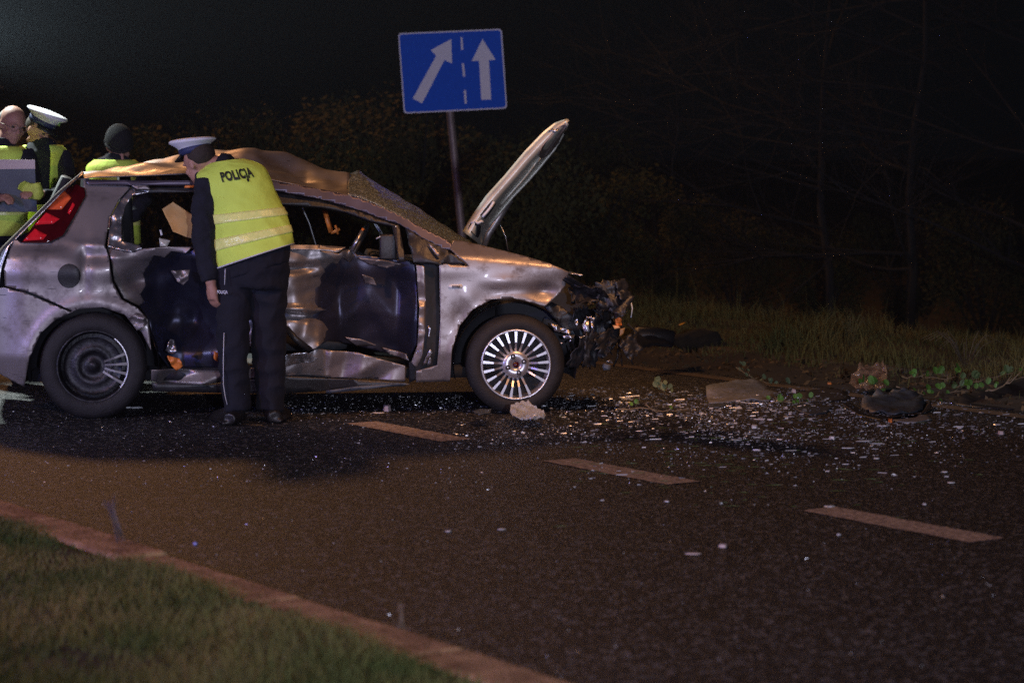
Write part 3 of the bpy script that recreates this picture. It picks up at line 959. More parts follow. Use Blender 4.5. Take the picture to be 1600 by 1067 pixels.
seat(1.22, .80, .42); seat(1.22, 1.30, .42); seat(.36, 1.05, .9)
bm = bmesh.new()
c = Vector((1.50, .62, .92)); ax = Vector((-.85, 0, .5)).normalized(); s_ = ax.orthogonal().normalized(); t_ = ax.cross(s_)
tube(bm, [c+(s_*cos(k*pi/12)+t_*sin(k*pi/12))*.185 for k in range(25)], .016, 6)
tube(bm, [c-s_*.18, c+s_*.18], .018, 6); tube(bm, [c, c-ax*.25], .03, 6)
obj('steering_wheel', bm, black_pl, car)
# curtain airbag, belt and loose bits seen through the windows
panel('curtain_airbag', [(253, 327), (270, 316), (309, 342), (312, 376), (290, 370), (270, 362)], airbag_m, vside, off=.04, dent=lambda u, z: crease((u, 0, z), .02, 8, 5), g=.012)
panel('torn_trim', [(249, 360), (252, 359), (254, 367), (251, 368)], white_m, vside, off=.02, g=.05)
panel('torn_trim', [(248, 372), (266, 376), (261, 385), (250, 385)], paint_in, vside, off=.02, g=.03)
panel('torn_trim', [(290, 289), (306, 287), (303, 293), (288, 293)], rust_m, vside, off=-.03, g=.03)
panel('torn_trim', [(205, 289), (216, 287), (230, 289), (236, 296), (214, 295)], paint, vside, off=-.035, g=.02)
bm = bmesh.new()
q = .9
tube(bm, [CP(507, 328, q), CP(512, 347, q), CP(517, 363, q)], .010, 5, hint=(1, 0, 0), ratio=1.6)
tube(bm, [CP(517, 364, q), CP(524, 362, q), CP(531, 358, q)], .010, 5)
tube(bm, [CP(524, 352, q), CP(528, 366, q)], .008, 5)
obj('belt_buckle', bm, rust_m, car)
bm = bmesh.new()
tube(bm, [CP(470, 320, 1.45), CP(483, 348, 1.5), CP(494, 384, 1.55)], .004, 5)
obj('far_pillar_line', bm, white_m, car)  # thin white line along the far pillar edge
bm = bmesh.new()
tube(bm, [CP(566, 361, .04), CP(549, 392, .02)], .012, 6)
obj('loose_strut', bm, silver, car)
bm = bmesh.new()
tube(bm, [CP(568, 357, .04), CP(563, 364, .04)], .008, 6)
obj('loose_strut_tip', bm, rust_m, car)
bm = bmesh.new()
box(bm, CP(606, 386, .12), (.10, .05, .15), None, .012)
obj('door_mirror', bm, black_pl, car)
bm = bmesh.new()
tube(bm, [CP(585, 347, 1.5), CP(592, 358, 1.5), CP(597, 368, 1.5)], .01, 5)
obj('broken_trim_line', bm, white_m, car)
bm = bmesh.new()
tube(bm, [CP(588, 373, .1), CP(596, 369, .1), CP(618, 369.5, .1)], .004, 5)
obj('broken_trim_line', bm, white_m, car)

# raised bonnet
bl = [(724, 362), (739, 337), (760, 307), (790, 274), (820, 238), (850, 207), (868, 193), (886, 187)]
brr = [(752, 384), (758, 362), (778, 337), (800, 309), (822, 286), (851, 252), (872, 226), (884, 200)]
bonn = loft('bonnet', [[CP(x, y, .60) for x, y in bl], [CP(x*.6+x2*.4, y*.6+y2*.4, .56) for (x, y), (x2, y2) in zip(bl, brr)], [CP(x, y, .86) for x, y in brr]], paint_in, car, 50, 16,
            None, thick=.012)


def bon(i, j, o):
    a = resample([CP(x, y, .60) for x, y in bl], 41); c = resample([CP(x, y, .86) for x, y in brr], 41)
    k = min(40, max(0, round(i*40)))
    p = a[k].lerp(c[k], j)
    p.y -= .13*(1-abs(j-.4)/.6 if j > .4 else j/.4)+o*1.3
    return p


for pts, m in (([(.02, .10), (.09, .10), (.11, .30), (.10, .55), (.05, .66), (.02, .50)], inner_dark), ([(.15, .20), (.26, .24), (.26, .30), (.15, .28)], inner_dark), ([(.16, .42), (.26, .42), (.26, .48), (.17, .50)], inner_dark),
               ([(.70, .45), (.80, .28), (.93, .22), (.965, .40), (.90, .85), (.80, .92), (.72, .80)], paint)):
    P = [bon(i, j, .028) for i, j in smooth_poly(pts, 3)]
    o = pydata('bonnet_opening_plate', P, [tuple(range(len(P)))], m, bonn)  # flat plates on the bonnet; dark ones paint its shaded openings
    solid(o, .004)
for (i0, j0, i1, j1, m) in ((.30, .72, .70, .62, paint_in), (.99, .08, .97, .9, paint_in), (.14, .92, .95, .97, paint_in), (.08, .08, .135, .5, white_m), (.86, .08, .90, .30, silver), (.155, .32, .28, .33, white_m)):
    bm = bmesh.new()
    tube(bm, [bon(i0+(i1-i0)*t/6, j0+(j1-j0)*t/6+.03*sin(pi*t/6), .03) for t in range(7)], .009, 6)
    obj('bonnet_rib', bm, m, bonn)
bm = bmesh.new()
tube(bm, [CP(756, 386, .9), CP(763, 365, .9), CP(778, 342, .9), CP(797, 312, .9)], [.013, .02, .02, .018], 6, hint=(1, 0, 0), ratio=1.3)
obj('bonnet_stay', bm, paint, car)
bm = bmesh.new()
tube(bm, [CP(781, 349, .9), CP(790, 370, .9), CP(794, 392, .9)], .004, 5)
obj('cable', bm, silver, car)

# wheels


def wheel(uc, zc, R, alloy_ok):
    w = empty('wheel', (0, 0, 0)) if False else None
    bm = bmesh.new()
    lathe(bm, [(.19, .17), (.205, .16), (.19, .12), (.185, .05), (.196, .012), (.207, .002), (.205, -.004), (.196, .004)], 48, c=(0, 0, 0))
    wh = obj('wheel', bm, alloy if alloy_ok else dark_metal, car)
    wh.location = (uc, .015, zc)
    bm = bmesh.new()
    lathe(bm, [(.198, .165), (.23, .185), (R-.02, .185), (R, .16), (R+.001, .11), (R, .11), (R-.004, .105), (R, .10), (R+.001, .055), (R-.004, .05), (R, .045), (R, .03), (R-.012, .008), (R-.03, -.004), (.235, -.010), (.208, -.002), (.199, .008)], 72)
    obj('tyre', bm, rubber, wh)
    bm = bmesh.new()
    lathe(bm, [(.19, .10), (.10, .085), (.04, .08), (.001, .08)], 40)
    obj('brake_disc', bm, inner_dark if alloy_ok else dark_metal, wh)
    ks = range(21)
    if alloy_ok:
        bm = bmesh.new()
        lathe(bm, [(.080, .035), (.080, .006), (.074, -.002), (.026, -.004), (.022, .003), (.001, .003)], 40)
        obj('hub', bm, alloy, wh)
        for k in range(4):
            a = radians(110+90*k)
            bm = bmesh.new()
            lathe(bm, [(.015, -.006), (.0148, -.010), (.012, -.0105), (.0115, -.004), (.001, -.0035)], 16)
            o = obj('wheel_bolt', bm, black_pl, wh); o.location = (.050*cos(a), .0, .050*sin(a))
            bm = bmesh.new()
            lathe(bm, [(.007, -.0045), (.007, -.010), (.001, -.011)], 6)
            o = obj('bolt_head', bm, alloy, wh, False); o.location = (.050*cos(a), .0, .050*sin(a))
        bm = bmesh.new()
        lathe(bm, [(.018, .0), (.018, -.008), (.001, -.009)], 20)
        obj('centre_cap', bm, red_dark, wh)
        arc0, arc1 = radians(-32), radians(292)
    else:
        ks = (0, 20, 19, 1)
        arc0, arc1 = radians(-38), radians(52)
        bm = bmesh.new()
        lathe(bm, [(.165, .03), (.150, .045), (.11, .03), (.085, .02), (.08, .035), (.03, .035), (.028, .02), (.001, .02)], 40)
        obj('hub', bm, dark_metal, wh)
    bm = bmesh.new()
    lathe(bm, [(.192, .012), (.193, -.006), (.199, -.010), (.206, -.006), (.207, .008), (.192, .012)], 60, a0=arc0, a1=arc1)
    obj('rim_ring', bm, alloy, wh)
    bm = bmesh.new()
    vs = [(.066, -.0065, .028), (.066, .0065, .028), (.13, -.0055, -.002), (.13, .0055, -.002), (.193, -.0085, .000), (.193, .0085, .000),
          (.066, -.005, .040), (.066, .005, .040), (.13, -.004, .018), (.13, .004, .018), (.193, -.006, .02), (.193, .006, .02)]
    P = [bm.verts.new((x, y, t)) for x, t, y in vs]
    for f in ((0, 1, 3, 2), (2, 3, 5, 4), (6, 8, 9, 7), (8, 10, 11, 9), (0, 2, 8, 6), (2, 4, 10, 8), (1, 7, 9, 3), (3, 9, 11, 5), (0, 6, 7, 1), (4, 5, 11, 10)):
        bm.faces.new([P[i] for i in f])
    bmesh.ops.recalc_face_normals(bm, faces=bm.faces)
    me = bpy.data.meshes.new('spoke'); bm.to_mesh(me); bm.free(); me.materials.append(alloy if alloy_ok else mat('dull_broken_alloy', (.20, .19, .19), .5, .6, .2, 12))
    for k in ks:
        if alloy_ok and k in (18,): continue
        o = obj('spoke', me, None, wh, False)
        o.rotation_euler = (0, -radians(k*360/21+4), 0)
    return wh


wheel(0.0, .302, .302, False)
wheel(2.43, .290, .288, True)

# smashed front end
rnd = random.Random(5)


def scrap(name, px, py, v, size, m, seed, n=10, flat=.35):
    """crumpled folded sheet"""
    rn = random.Random(seed)
    rot = Matrix.Rotation(rn.uniform(0, 6), 3, 'Y') @ Matrix.Rotation(rn.uniform(-.9, .9), 3, 'X') @ Matrix.Rotation(rn.uniform(-.9, .9), 3, 'Z')
    c = CP(px, py, v)
    vs, fs = [], []
    for i in range(n):
        for j in range(n):
            x, y = (i/(n-1)-.5), (j/(n-1)-.5)
            k = 1-.35*noise.noise(Vector((i*.9, j*.9, seed)))
            p = Vector((x*size[0]*k, crease((x, y, 0), flat*min(size), 4, seed)-.05, y*size[1]*k))
            vs.append(c+rot @ p)
    for i in range(n-1):
        for j in range(n-1):
            a = i*n+j
            fs.append((a, a+n, a+n+1, a+1))
    o = pydata(name, vs, fs, m, car, True)
    return solid(o, .004)


eb = bmesh.new()
box(eb, (2.62, .85, .52), (.55, 1.1, .42), None, .05)
box(eb, (2.50, .80, .75), (.40, .7, .14), Matrix.Rotation(.15, 3, 'Y'), .04)
obj('engine_block', eb, inner_dark, car)
for i in range(16):
    px = rnd.uniform(885, 962); py = rnd.uniform(446+(px-885)*.25, 535)
    scrap('crushed_sheet', px, py, rnd.uniform(.05, .9), (rnd.uniform(.10, .26), rnd.uniform(.08, .20)), rnd.choice([black_pl, inner_dark, inner_dark, black_pl, black_pl, dark_metal]), i+100)
for (px, py, sx, sy, m, sd) in ((905, 438, .22, .05, dark_metal, 1), (925, 450, .2, .16, dark_metal, 2), (948, 462, .16, .12, black_pl, 3), (965, 455, .12, .10, black_pl, 4), (912, 470, .16, .14, dark_metal, 15),
                                (972, 480, .10, .16, black_pl, 5), (915, 545, .2, .10, black_pl, 6), (900, 545, .20, .10, black_pl, 7), (950, 548, .12, .1, inner_dark, 8), (940, 530, .2, .1, black_pl, 9), (980, 545, .12, .12, black_pl, 19)):
    scrap('crushed_sheet', px, py, .05, (sx, sy), m, sd)
# chassis leg and bright torn metal
bm = bmesh.new()
tube(bm, [CP(850, 500, .25), CP(880, 516, .2), CP(932, 522, .15)], .018, 6, hint=(0, 0, 1), ratio=1.3)
obj('chassis_leg', bm, grey_blue_pl, car)
for pts in ([(862, 505), (880, 512), (893, 518), (894, 523), (868, 519)], [(898, 504), (903, 498), (906, 508), (903, 512)], [(910, 508), (916, 500), (922, 502), (921, 518), (914, 520)], [(924, 498), (930, 497), (929, 512), (925, 516)],
            [(880, 525), (900, 524), (898, 528), (884, 531)], [(906, 526), (930, 524), (931, 528), (908, 531)], [(876, 534), (881, 536), (880, 540), (877, 539)], [(892, 531), (895, 532), (892, 537), (890, 535)],
            [(918, 496), (926, 494), (925, 498), (917, 500)], [(971, 477), (974, 477), (975, 485), (972, 486)], [(951, 463), (954, 464), (954, 469), (951, 469)], [(886, 424), (912, 429), (910, 431), (890, 428)],
            [(948, 566), (958, 563), (959, 568), (950, 569)], [(944, 556), (949, 555), (948, 560), (943, 559)]):
    c_ = sum(p[0] for p in pts)/len(pts)
    panel('torn_bright_metal', pts, silver, lambda u, z: 0.0, off=.03, dent=lambda u, z: crease((u, 0, z), .03, 20, 5), g=.01)
panel('broken_bracket', [(944, 568), (955, 571), (954, 578), (944, 579), (942, 573)], grey_blue_pl, lambda u, z: 0., off=.02, g=.03)
ind = panel('broken_indicator', [(962, 500), (968, 496), (973, 500), (972, 508), (966, 510), (962, 507)], rust_m, lambda u, z: 0., off=.0, dent=lambda u, z: crease((u, 0, z), .03, 30, 5), g=.01)
panel('broken_indicator', [(957, 508), (966, 509), (969, 512), (960, 514)], mat('pale_orange_shell', (.8, .42, .16), .4), lambda u, z: 0., off=-.01, g=.01)
panel('broken_indicator', [(969, 514), (977, 512), (974, 522), (968, 526)], mat('brown_shell', (.30, .16, .04), .4), lambda u, z: 0., off=.0, g=.01)
# hanging wires and hoses
for k in range(26):
    x0 = rnd.uniform(885, 985); y0 = rnd.uniform(440+(x0-885)*.3, 540)
    x1 = x0+rnd.uniform(-30, 40); y1 = min(572, y0+rnd.uniform(15, 60))
    x1 = min(x1, 1000)
    v0 = rnd.uniform(-.02, .5)
    bm = bmesh.new()
    tube(bm, [CP(x0, y0, v0), CP((x0+x1)/2+rnd.uniform(-12, 12), (y0+y1)/2+rnd.uniform(-6, 12), v0), CP(x1, y1, v0)], rnd.uniform(.003, .008), 5)
    obj('hanging_wire', bm, rnd.choice([black_pl, dark_metal, inner_dark]), car)
bm = bmesh.new()
tube(bm, [CP(986, 472, .1), CP(988, 482, .1), CP(986, 496, .1)], .004, 5)
obj('hanging_wire', bm, white_m, car)

# ------------------------------------------------------------------ people


def head_shape(bm, c, fwd, up, s=1.0):
    """skull, jaw, nose, brow, ears and lips around centre c"""
    fwd = Vector(fwd).normalized(); up = Vector(up).normalized()
    up = (up-fwd*up.dot(fwd)).normalized(); sd = fwd.cross(up)
    R = Matrix((sd, fwd, up)).transposed()
    T = lambda x, y, z: Vector(c)+R @ Vector((x, y, z))*s
    ball(bm, T(0, -.010, .025), .1*s, (.78, .96, .92), 20, R)
    ball(bm, T(0, .030, -.045), .1*s, (.60, .62, .72), 16, R)
    ball(bm, T(0, .062, -.090), .028*s, (1.1, .9, .8), 10, R)
    tube(bm, [T(0, .082, .012), T(0, .100, -.018), T(0, .108, -.034)], [.009*s, .012*s, .015*s], 8)
    for k in (-1, 1):
        ball(bm, T(k*.030, .078, .022), .022*s, (1.1, .5, .45), 8, R)
        ball(bm, T(k*.078, -.008, -.012), .026*s, (.35, .75, 1.2), 10, R)
        ball(bm, T(k*.038, .062, -.030), .026*s, (1, .8, .8), 8, R)
    ball(bm, T(0, .088, -.060), .018*s, (1.3, .6, .5), 8, R)
    return T, R


def hand_shape(bm, wrist, fdir, pnorm, s=1.0, curl=.5, left=False):
    f = Vector(fdir).normalized(); n = Vector(pnorm); n = (n-f*n.dot(f)).normalized(); w = f.cross(n)*(-1 if left else 1)
    wr = Vector(wrist)
    pc = wr+f*.05*s
    tube(bm, [wr-f*.03*s, wr, wr+f*.04*s, wr+f*.088*s], [.026*s, .025*s, .027*s, .024*s], 10, hint=w, ratio=[1, 1.1, 1.55, 1.6])
    for k, (o, L) in enumerate(((-.030, .072), (-.010, .082), (.010, .077), (.029, .060))):
        b0 = wr+f*.080*s+w*o*s
        d1 = (f+n*curl*.6).normalized(); d2 = (f*.7+n*curl*1.4).normalized(); d3 = (f*.3+n*curl*1.8).normalized()
        p1_ = b0+d1*L*.42*s; p2_ = p1_+d2*L*.32*s; p3_ = p2_+d3*L*.26*s
        tube(bm, [b0-f*.02*s, b0, p1_, p2_, p3_], [.0085*s, .0095*s, .009*s, .008*s, .0065*s], 8)
    t0 = wr+f*.025*s-w*.030*s
    d1 = (f*.7-w*.7+n*.35).normalized(); d2 = (f*.9-w*.25+n*.5).normalized()
    tube(bm, [wr+f*.01*s-w*.012*s, t0, t0+d1*.035*s, t0+d1*.035*s+d2*.030*s], [.013*s, .013*s, .011*s, .008*s], 8)


def torso_rings(bm, rows, g=0.0, seg=24, y0=1.0):
    """rows: (left point, right point, depth) closed elliptical loft"""
    rings = []
    for L, R_, dp in rows:
        c = (L+R_)/2; h = (R_-L)/2; w = h.length+g; h = h.normalized()
        n = Vector((-h.y, h.x, 0)).normalized()   # away from the camera for h=+x
        rings.append([bm.verts.new(c+h*w*cos(2*pi*k/seg)-n*(dp+g)*sin(2*pi*k/seg)) for k in range(seg)])
    for a, c in zip(rings, rings[1:]):
        for k in range(seg):
            bm.faces.new((a[k], a[(k+1) % seg], c[(k+1) % seg], c[k]))
    bm.faces.new(rings[0][::-1]); bm.faces.new(rings[-1])


def cap(parent, c, fwd, up, s=1.0, loc=Vector((0, 0, 0))):
    """peaked police cap: wide white crown, dark band, visor, badge"""
    fwd = Vector(fwd).normalized(); up = Vector(up).normalized()
    up = (up-fwd*up.dot(fwd)).normalized(); sd = fwd.cross(up)
    R = Matrix((sd, fwd, up)).transposed()

    def ring(prof):
        bm = bmesh.new()
        n = 40
        rs = []
        for k in range(n):
            a = 2*pi*k/n
            rs.append([bm.verts.new(R @ Vector((cos(a)*r*.93, sin(a)*r*1.08+yo, z+tilt*sin(a)*r)) * s) for r, z, yo, tilt in prof])
        for k in range(n):
            A_, B_ = rs[k], rs[(k+1) % n]
            for j in range(len(prof)-1): bm.faces.new((A_[j], B_[j], B_[j+1], A_[j+1]))
        bmesh.ops.remove_doubles(bm, verts=bm.verts, dist=.0005)
        bmesh.ops.recalc_face_normals(bm, faces=bm.faces)
        return bm
    cp = obj('police_cap', ring([(.089, .035, 0, 0), (.102, .05, .0, .06), (.128, .068, .006, .12), (.135, .076, .006, .14), (.128, .086, .006, .14), (.09, .092, .004, .14), (.001, .094, 0, .1)]), cap_white, parent)
    cp.location = Vector(c)-loc
    o = obj('cap_band', ring([(.086, .0, 0, 0), (.091, .0, 0, 0), (.093, .036, 0, 0), (.087, .038, 0, 0)]), cap_blue, cp)
    bm = bmesh.new()
    vs = []
    N = 14
    for i in range(N+1):
        a = radians(20+140*i/N)
        vs.append((bm.verts.new(R @ Vector((cos(a)*.085, sin(a)*.096, .006))*s), bm.verts.new(R @ Vector((cos(a)*.098, sin(a)*.150-.005*abs(cos(a)), -.018))*s)))
    for a_, b_ in zip(vs, vs[1:]): bm.faces.new((a_[0], b_[0], b_[1], a_[1]))
    solid(obj('visor', bm, boot_m, cp), .004)
    bm = bmesh.new()
    ball(bm, R @ Vector((0, .128, .062))*s, .016*s, (.9, .35, 1.1), 10, R)
    obj('cap_badge', bm, mat('badge_green_gold', (.25, .42, .18), .3, .6), cp)
    return cp


# ---- officer bending over the car
off1 = empty('person', W(392, 650, 13.9)); off1.location.z = 0
L0 = Vector(off1.location)
tag(off1, 'officer in yellow vest and white cap bending over the wrecked car, seen from behind', 'person')
V = lambda px, py, Y: W(px, py, Y)-L0
rows = [(V(337, 254, 14.10), V(368, 249, 14.05), .05), (V(326, 263, 14.10), V(388, 254, 14.04), .085), (V(315, 275, 14.08), V(404, 263, 14.02), .11), (V(318, 292, 14.06), V(414, 282, 14.0), .125), (V(326, 318, 14.03), V(426, 308, 13.97), .125),
        (V(333, 350, 13.98), V(439, 336, 13.93), .120), (V(338, 385, 13.95), V(447, 360, 13.9), .125), (V(342, 420, 13.92), V(450, 384, 13.88), .135), (V(345, 440, 13.92), V(448, 410, 13.88), .13)]
# body
bm = bmesh.new()
torso_rings(bm, rows)
hc = V(311, 254, 14.10)
Th, Rh = head_shape(bm, hc, (-.72, .55, -.42), (-.25, .1, .95), 1.0)
tube(bm, [V(350, 262, 14.08), V(333, 258, 14.09), hc], [.062, .058, .055], 12)
armL = [V(326, 285, 14.0), V(319, 330, 13.93), V(318, 375, 13.88), V(325, 420, 13.84), V(330, 444, 13.82)]
armR = [V(395, 280, 14.12), V(385, 310, 14.3), V(372, 335, 14.36), V(345, 350, 14.42)]
tube(bm, armL, [.062, .055, .048, .040, .030], 12)
tube(bm, armR, [.060, .052, .045, .032], 12)
hand_shape(bm, V(330, 444, 13.82), (.12, .0, -1), (.6, .6, 0), 1.0, .5)
hand_shape(bm, V(345, 350, 14.42), (-.9, .3, -.3), (0, 0, -1), 1.0, .4)
legL = [V(366, 415, 13.90), V(364, 500, 13.88), V(364, 560, 13.87), V(370, 630, 13.88), V(370, 645, 13.88)]
legR = [V(420, 405, 13.92), V(419, 500, 13.97), V(420, 560, 13.99), V(423, 630, 14.0), V(423, 645, 14.0)]
tube(bm, legL, [.085, .07, .058, .045, .04], 14); tube(bm, legR, [.088, .07, .058, .045, .04], 14)
fuse('body', bm, skin, off1, .0075, 2)
# hair at the neck
bm = bmesh.new()
ball(bm, Th(0, -.03, .03), .1, (.83, .88, .80), 18, Rh)
obj('hair', bm, hair_m, off1)
# jacket
bm = bmesh.new()
torso_rings(bm, rows, .012)
tube(bm, armL[:-1]+[armL[-1].lerp(armL[-2], .2)], [.082, .074, .066, .058, .050], 14)
tube(bm, armR, [.078, .07, .060, .05], 14)
tube(bm, [V(356, 262, 14.08), V(341, 257, 14.09)], [.075, .070], 14)
fuse('jacket', bm, navy, off1, .011, 3, .008, 11, 1)
# trousers
bm = bmesh.new()
tube(bm, [V(397, 398, 13.90), V(396, 418, 13.91), V(394, 445, 13.92)], [.135, .15, .14], 20, hint=(1, 0, 0), ratio=[1.42, 1.35, 1.38])
tube(bm, legL[:-1]+[V(371, 640, 13.88)], [.108, .092, .086, .074, .074], 16); tube(bm, legR[:-1]+[V(422, 640, 14.0)], [.112, .100, .092, .078, .078], 16)
fuse('trousers', bm, navy, off1, .011, 2, .015, 6, 5)
for (x, y, Y, s) in ((371, 647, 13.88, -.12), (424, 649, 14.0, .1)):
    bm = bmesh.new()
    b0 = V(x, y, Y)
    b0.z = 0.05
    tube(bm, [b0+Vector((s*.3, -.10, -.012)), b0+Vector((0, 0, 0)), b0+Vector((s*.5-.02, .10, -.008)), b0+Vector((s-.03, .19, -.02))], [.034, .044, .040, .024], 12, hint=(1, 0, 0), ratio=1.15)
    tube(bm, [b0, b0+Vector((0, -.01, .14))], [.045, .05], 12)
    tube(bm, [b0+Vector((s*.3, -.10, -.036)), b0+Vector((s-.03, .19, -.036))], .012, 8, hint=(1, 0, 0), ratio=3.6)
    fuse('boot', bm, boot_m, off1, .008, 2)
# vest: open loft round the torso with band and print on the same surface
VR = rows[:-1]


def vest_pt(t, th, g):
    t = max(0, min(1, t))*(len(VR)-1)
    i = min(int(t), len(VR)-2); f_ = t-i
    pr = [VR[max(i-1, 0)], VR[i], VR[i+1], VR[min(i+2, len(VR)-1)]]

    def cr(a, b, c, d): return (2*b+(c-a)*f_+(2*a-5*b+4*c-d)*f_*f_+(-a+3*b-3*c+d)*f_**3)*.5
    L = cr(*[r[0] for r in pr]); R_ = cr(*[r[1] for r in pr]); dp = cr(*[r[2] for r in pr])
    c = (L+R_)/2; h = (R_-L)/2; w = h.length+g; h = h.normalized()
    n = Vector((-h.y, h.x, 0)).normalized()
    wr = .007*(1-2*abs(noise.noise(Vector((c.x*2+th*1.7, t*.9+th*.5, 3.3)))))
    return c+h*(w+wr)*cos(th)-n*(dp+g+wr)*sin(th)


def vest_strip(name, t0, t1, g, m, parent, nt_=8, nth=64, th0=0, th1=2*pi, fn=None):
    vs, fs = [], []
    for i in range(nt_+1):
        for k in range(nth+1):
            th = th0+(th1-th0)*k/nth
            vs.append(vest_pt(t0+(t1-t0)*i/nt_, th, g))
    for i in range(nt_):
        for k in range(nth):
            a = i*(nth+1)+k
            fs.append((a, a+nth+1, a+nth+2, a+1))
    o = pydata(name, vs, fs, m, parent, True)
    return solid(o, .003)


vest = vest_strip('vest', .03, 1.0, .026, vest_m, off1, 60, 96)
vest_strip('vest_band', .655, .72, .031, band_m, vest, 4, 96)
vest_strip('vest_band', .815, .885, .031, band_m, vest, 4, 96)
vest_strip('vest_hem', .985, 1.0, .030, white_print, vest, 1, 96)
# arm-hole binding
bm = bmesh.new()
tube(bm, [vest_pt(.16+.4*k/12, pi*(.93-.10*sin(pi*k/12)), .032) for k in range(13)], .005, 6)
obj('armhole_binding', bm, black_cloth, vest)


def font_mesh(txt, bold=.018, space=1.0):
    cu = bpy.data.curves.new('t', 'FONT')
    cu.body = txt; cu.size = 1; cu.offset = bold; cu.space_character = space; cu.resolution_u = 3
    o = bpy.data.objects.new('t', cu); COL.objects.link(o)
    dg = bpy.context.evaluated_depsgraph_get()
    me = bpy.data.meshes.new_from_object(o.evaluated_get(dg))
    bpy.data.objects.remove(o)
    return me


def print_on(me, name, fn, m, parent):
    xs = [v.co.x for v in me.vertices]; ys = [v.co.y for v in me.vertices]
    x0, x1, y0, y1 = min(xs), max(xs), min(ys), max(ys)
    bm = bmesh.new(); bm.from_mesh(me)
    bmesh.ops.triangulate(bm, faces=bm.faces)
    bmesh.ops.subdivide_edges(bm, edges=bm.edges, cuts=1)
    for v in bm.verts:
        v.co = fn((v.co.x-x0)/(x1-x0), (v.co.y-y0)/(y1-y0))
    return obj(name, bm, m, parent, False)


print_on(font_mesh('POLICJA', .05, 1.08), 'vest_print', lambda x, y: vest_pt(.425-.165*y+.02*(1-x), pi*(.525-.29*x), .034), ink, vest)
# POLICJA patch and white piping on the trousers
print_on(font_mesh('POLICJA', .03), 'trouser_print', lambda x, y: V(343.5+17*x, 458-6.5*y, 13.9)+Vector((0, -.150+.02*(1-x), 0)), white_print, off1)
bm = bmesh.new()
tube(bm, [V(352, 420, 13.77), V(351, 445, 13.77)], .0025, 5)
tube(bm, [V(350, 520, 13.785), V(349, 560, 13.79), V(349, 600, 13.79), V(352, 620, 13.80), V(355, 632, 13.80)], .0025, 5)
obj('piping', bm, white_print, off1)
cap(off1, Th(0, 0, .055)+L0, (-.72, .55, -.20), (-.22, .12, .97), 1.0, L0)


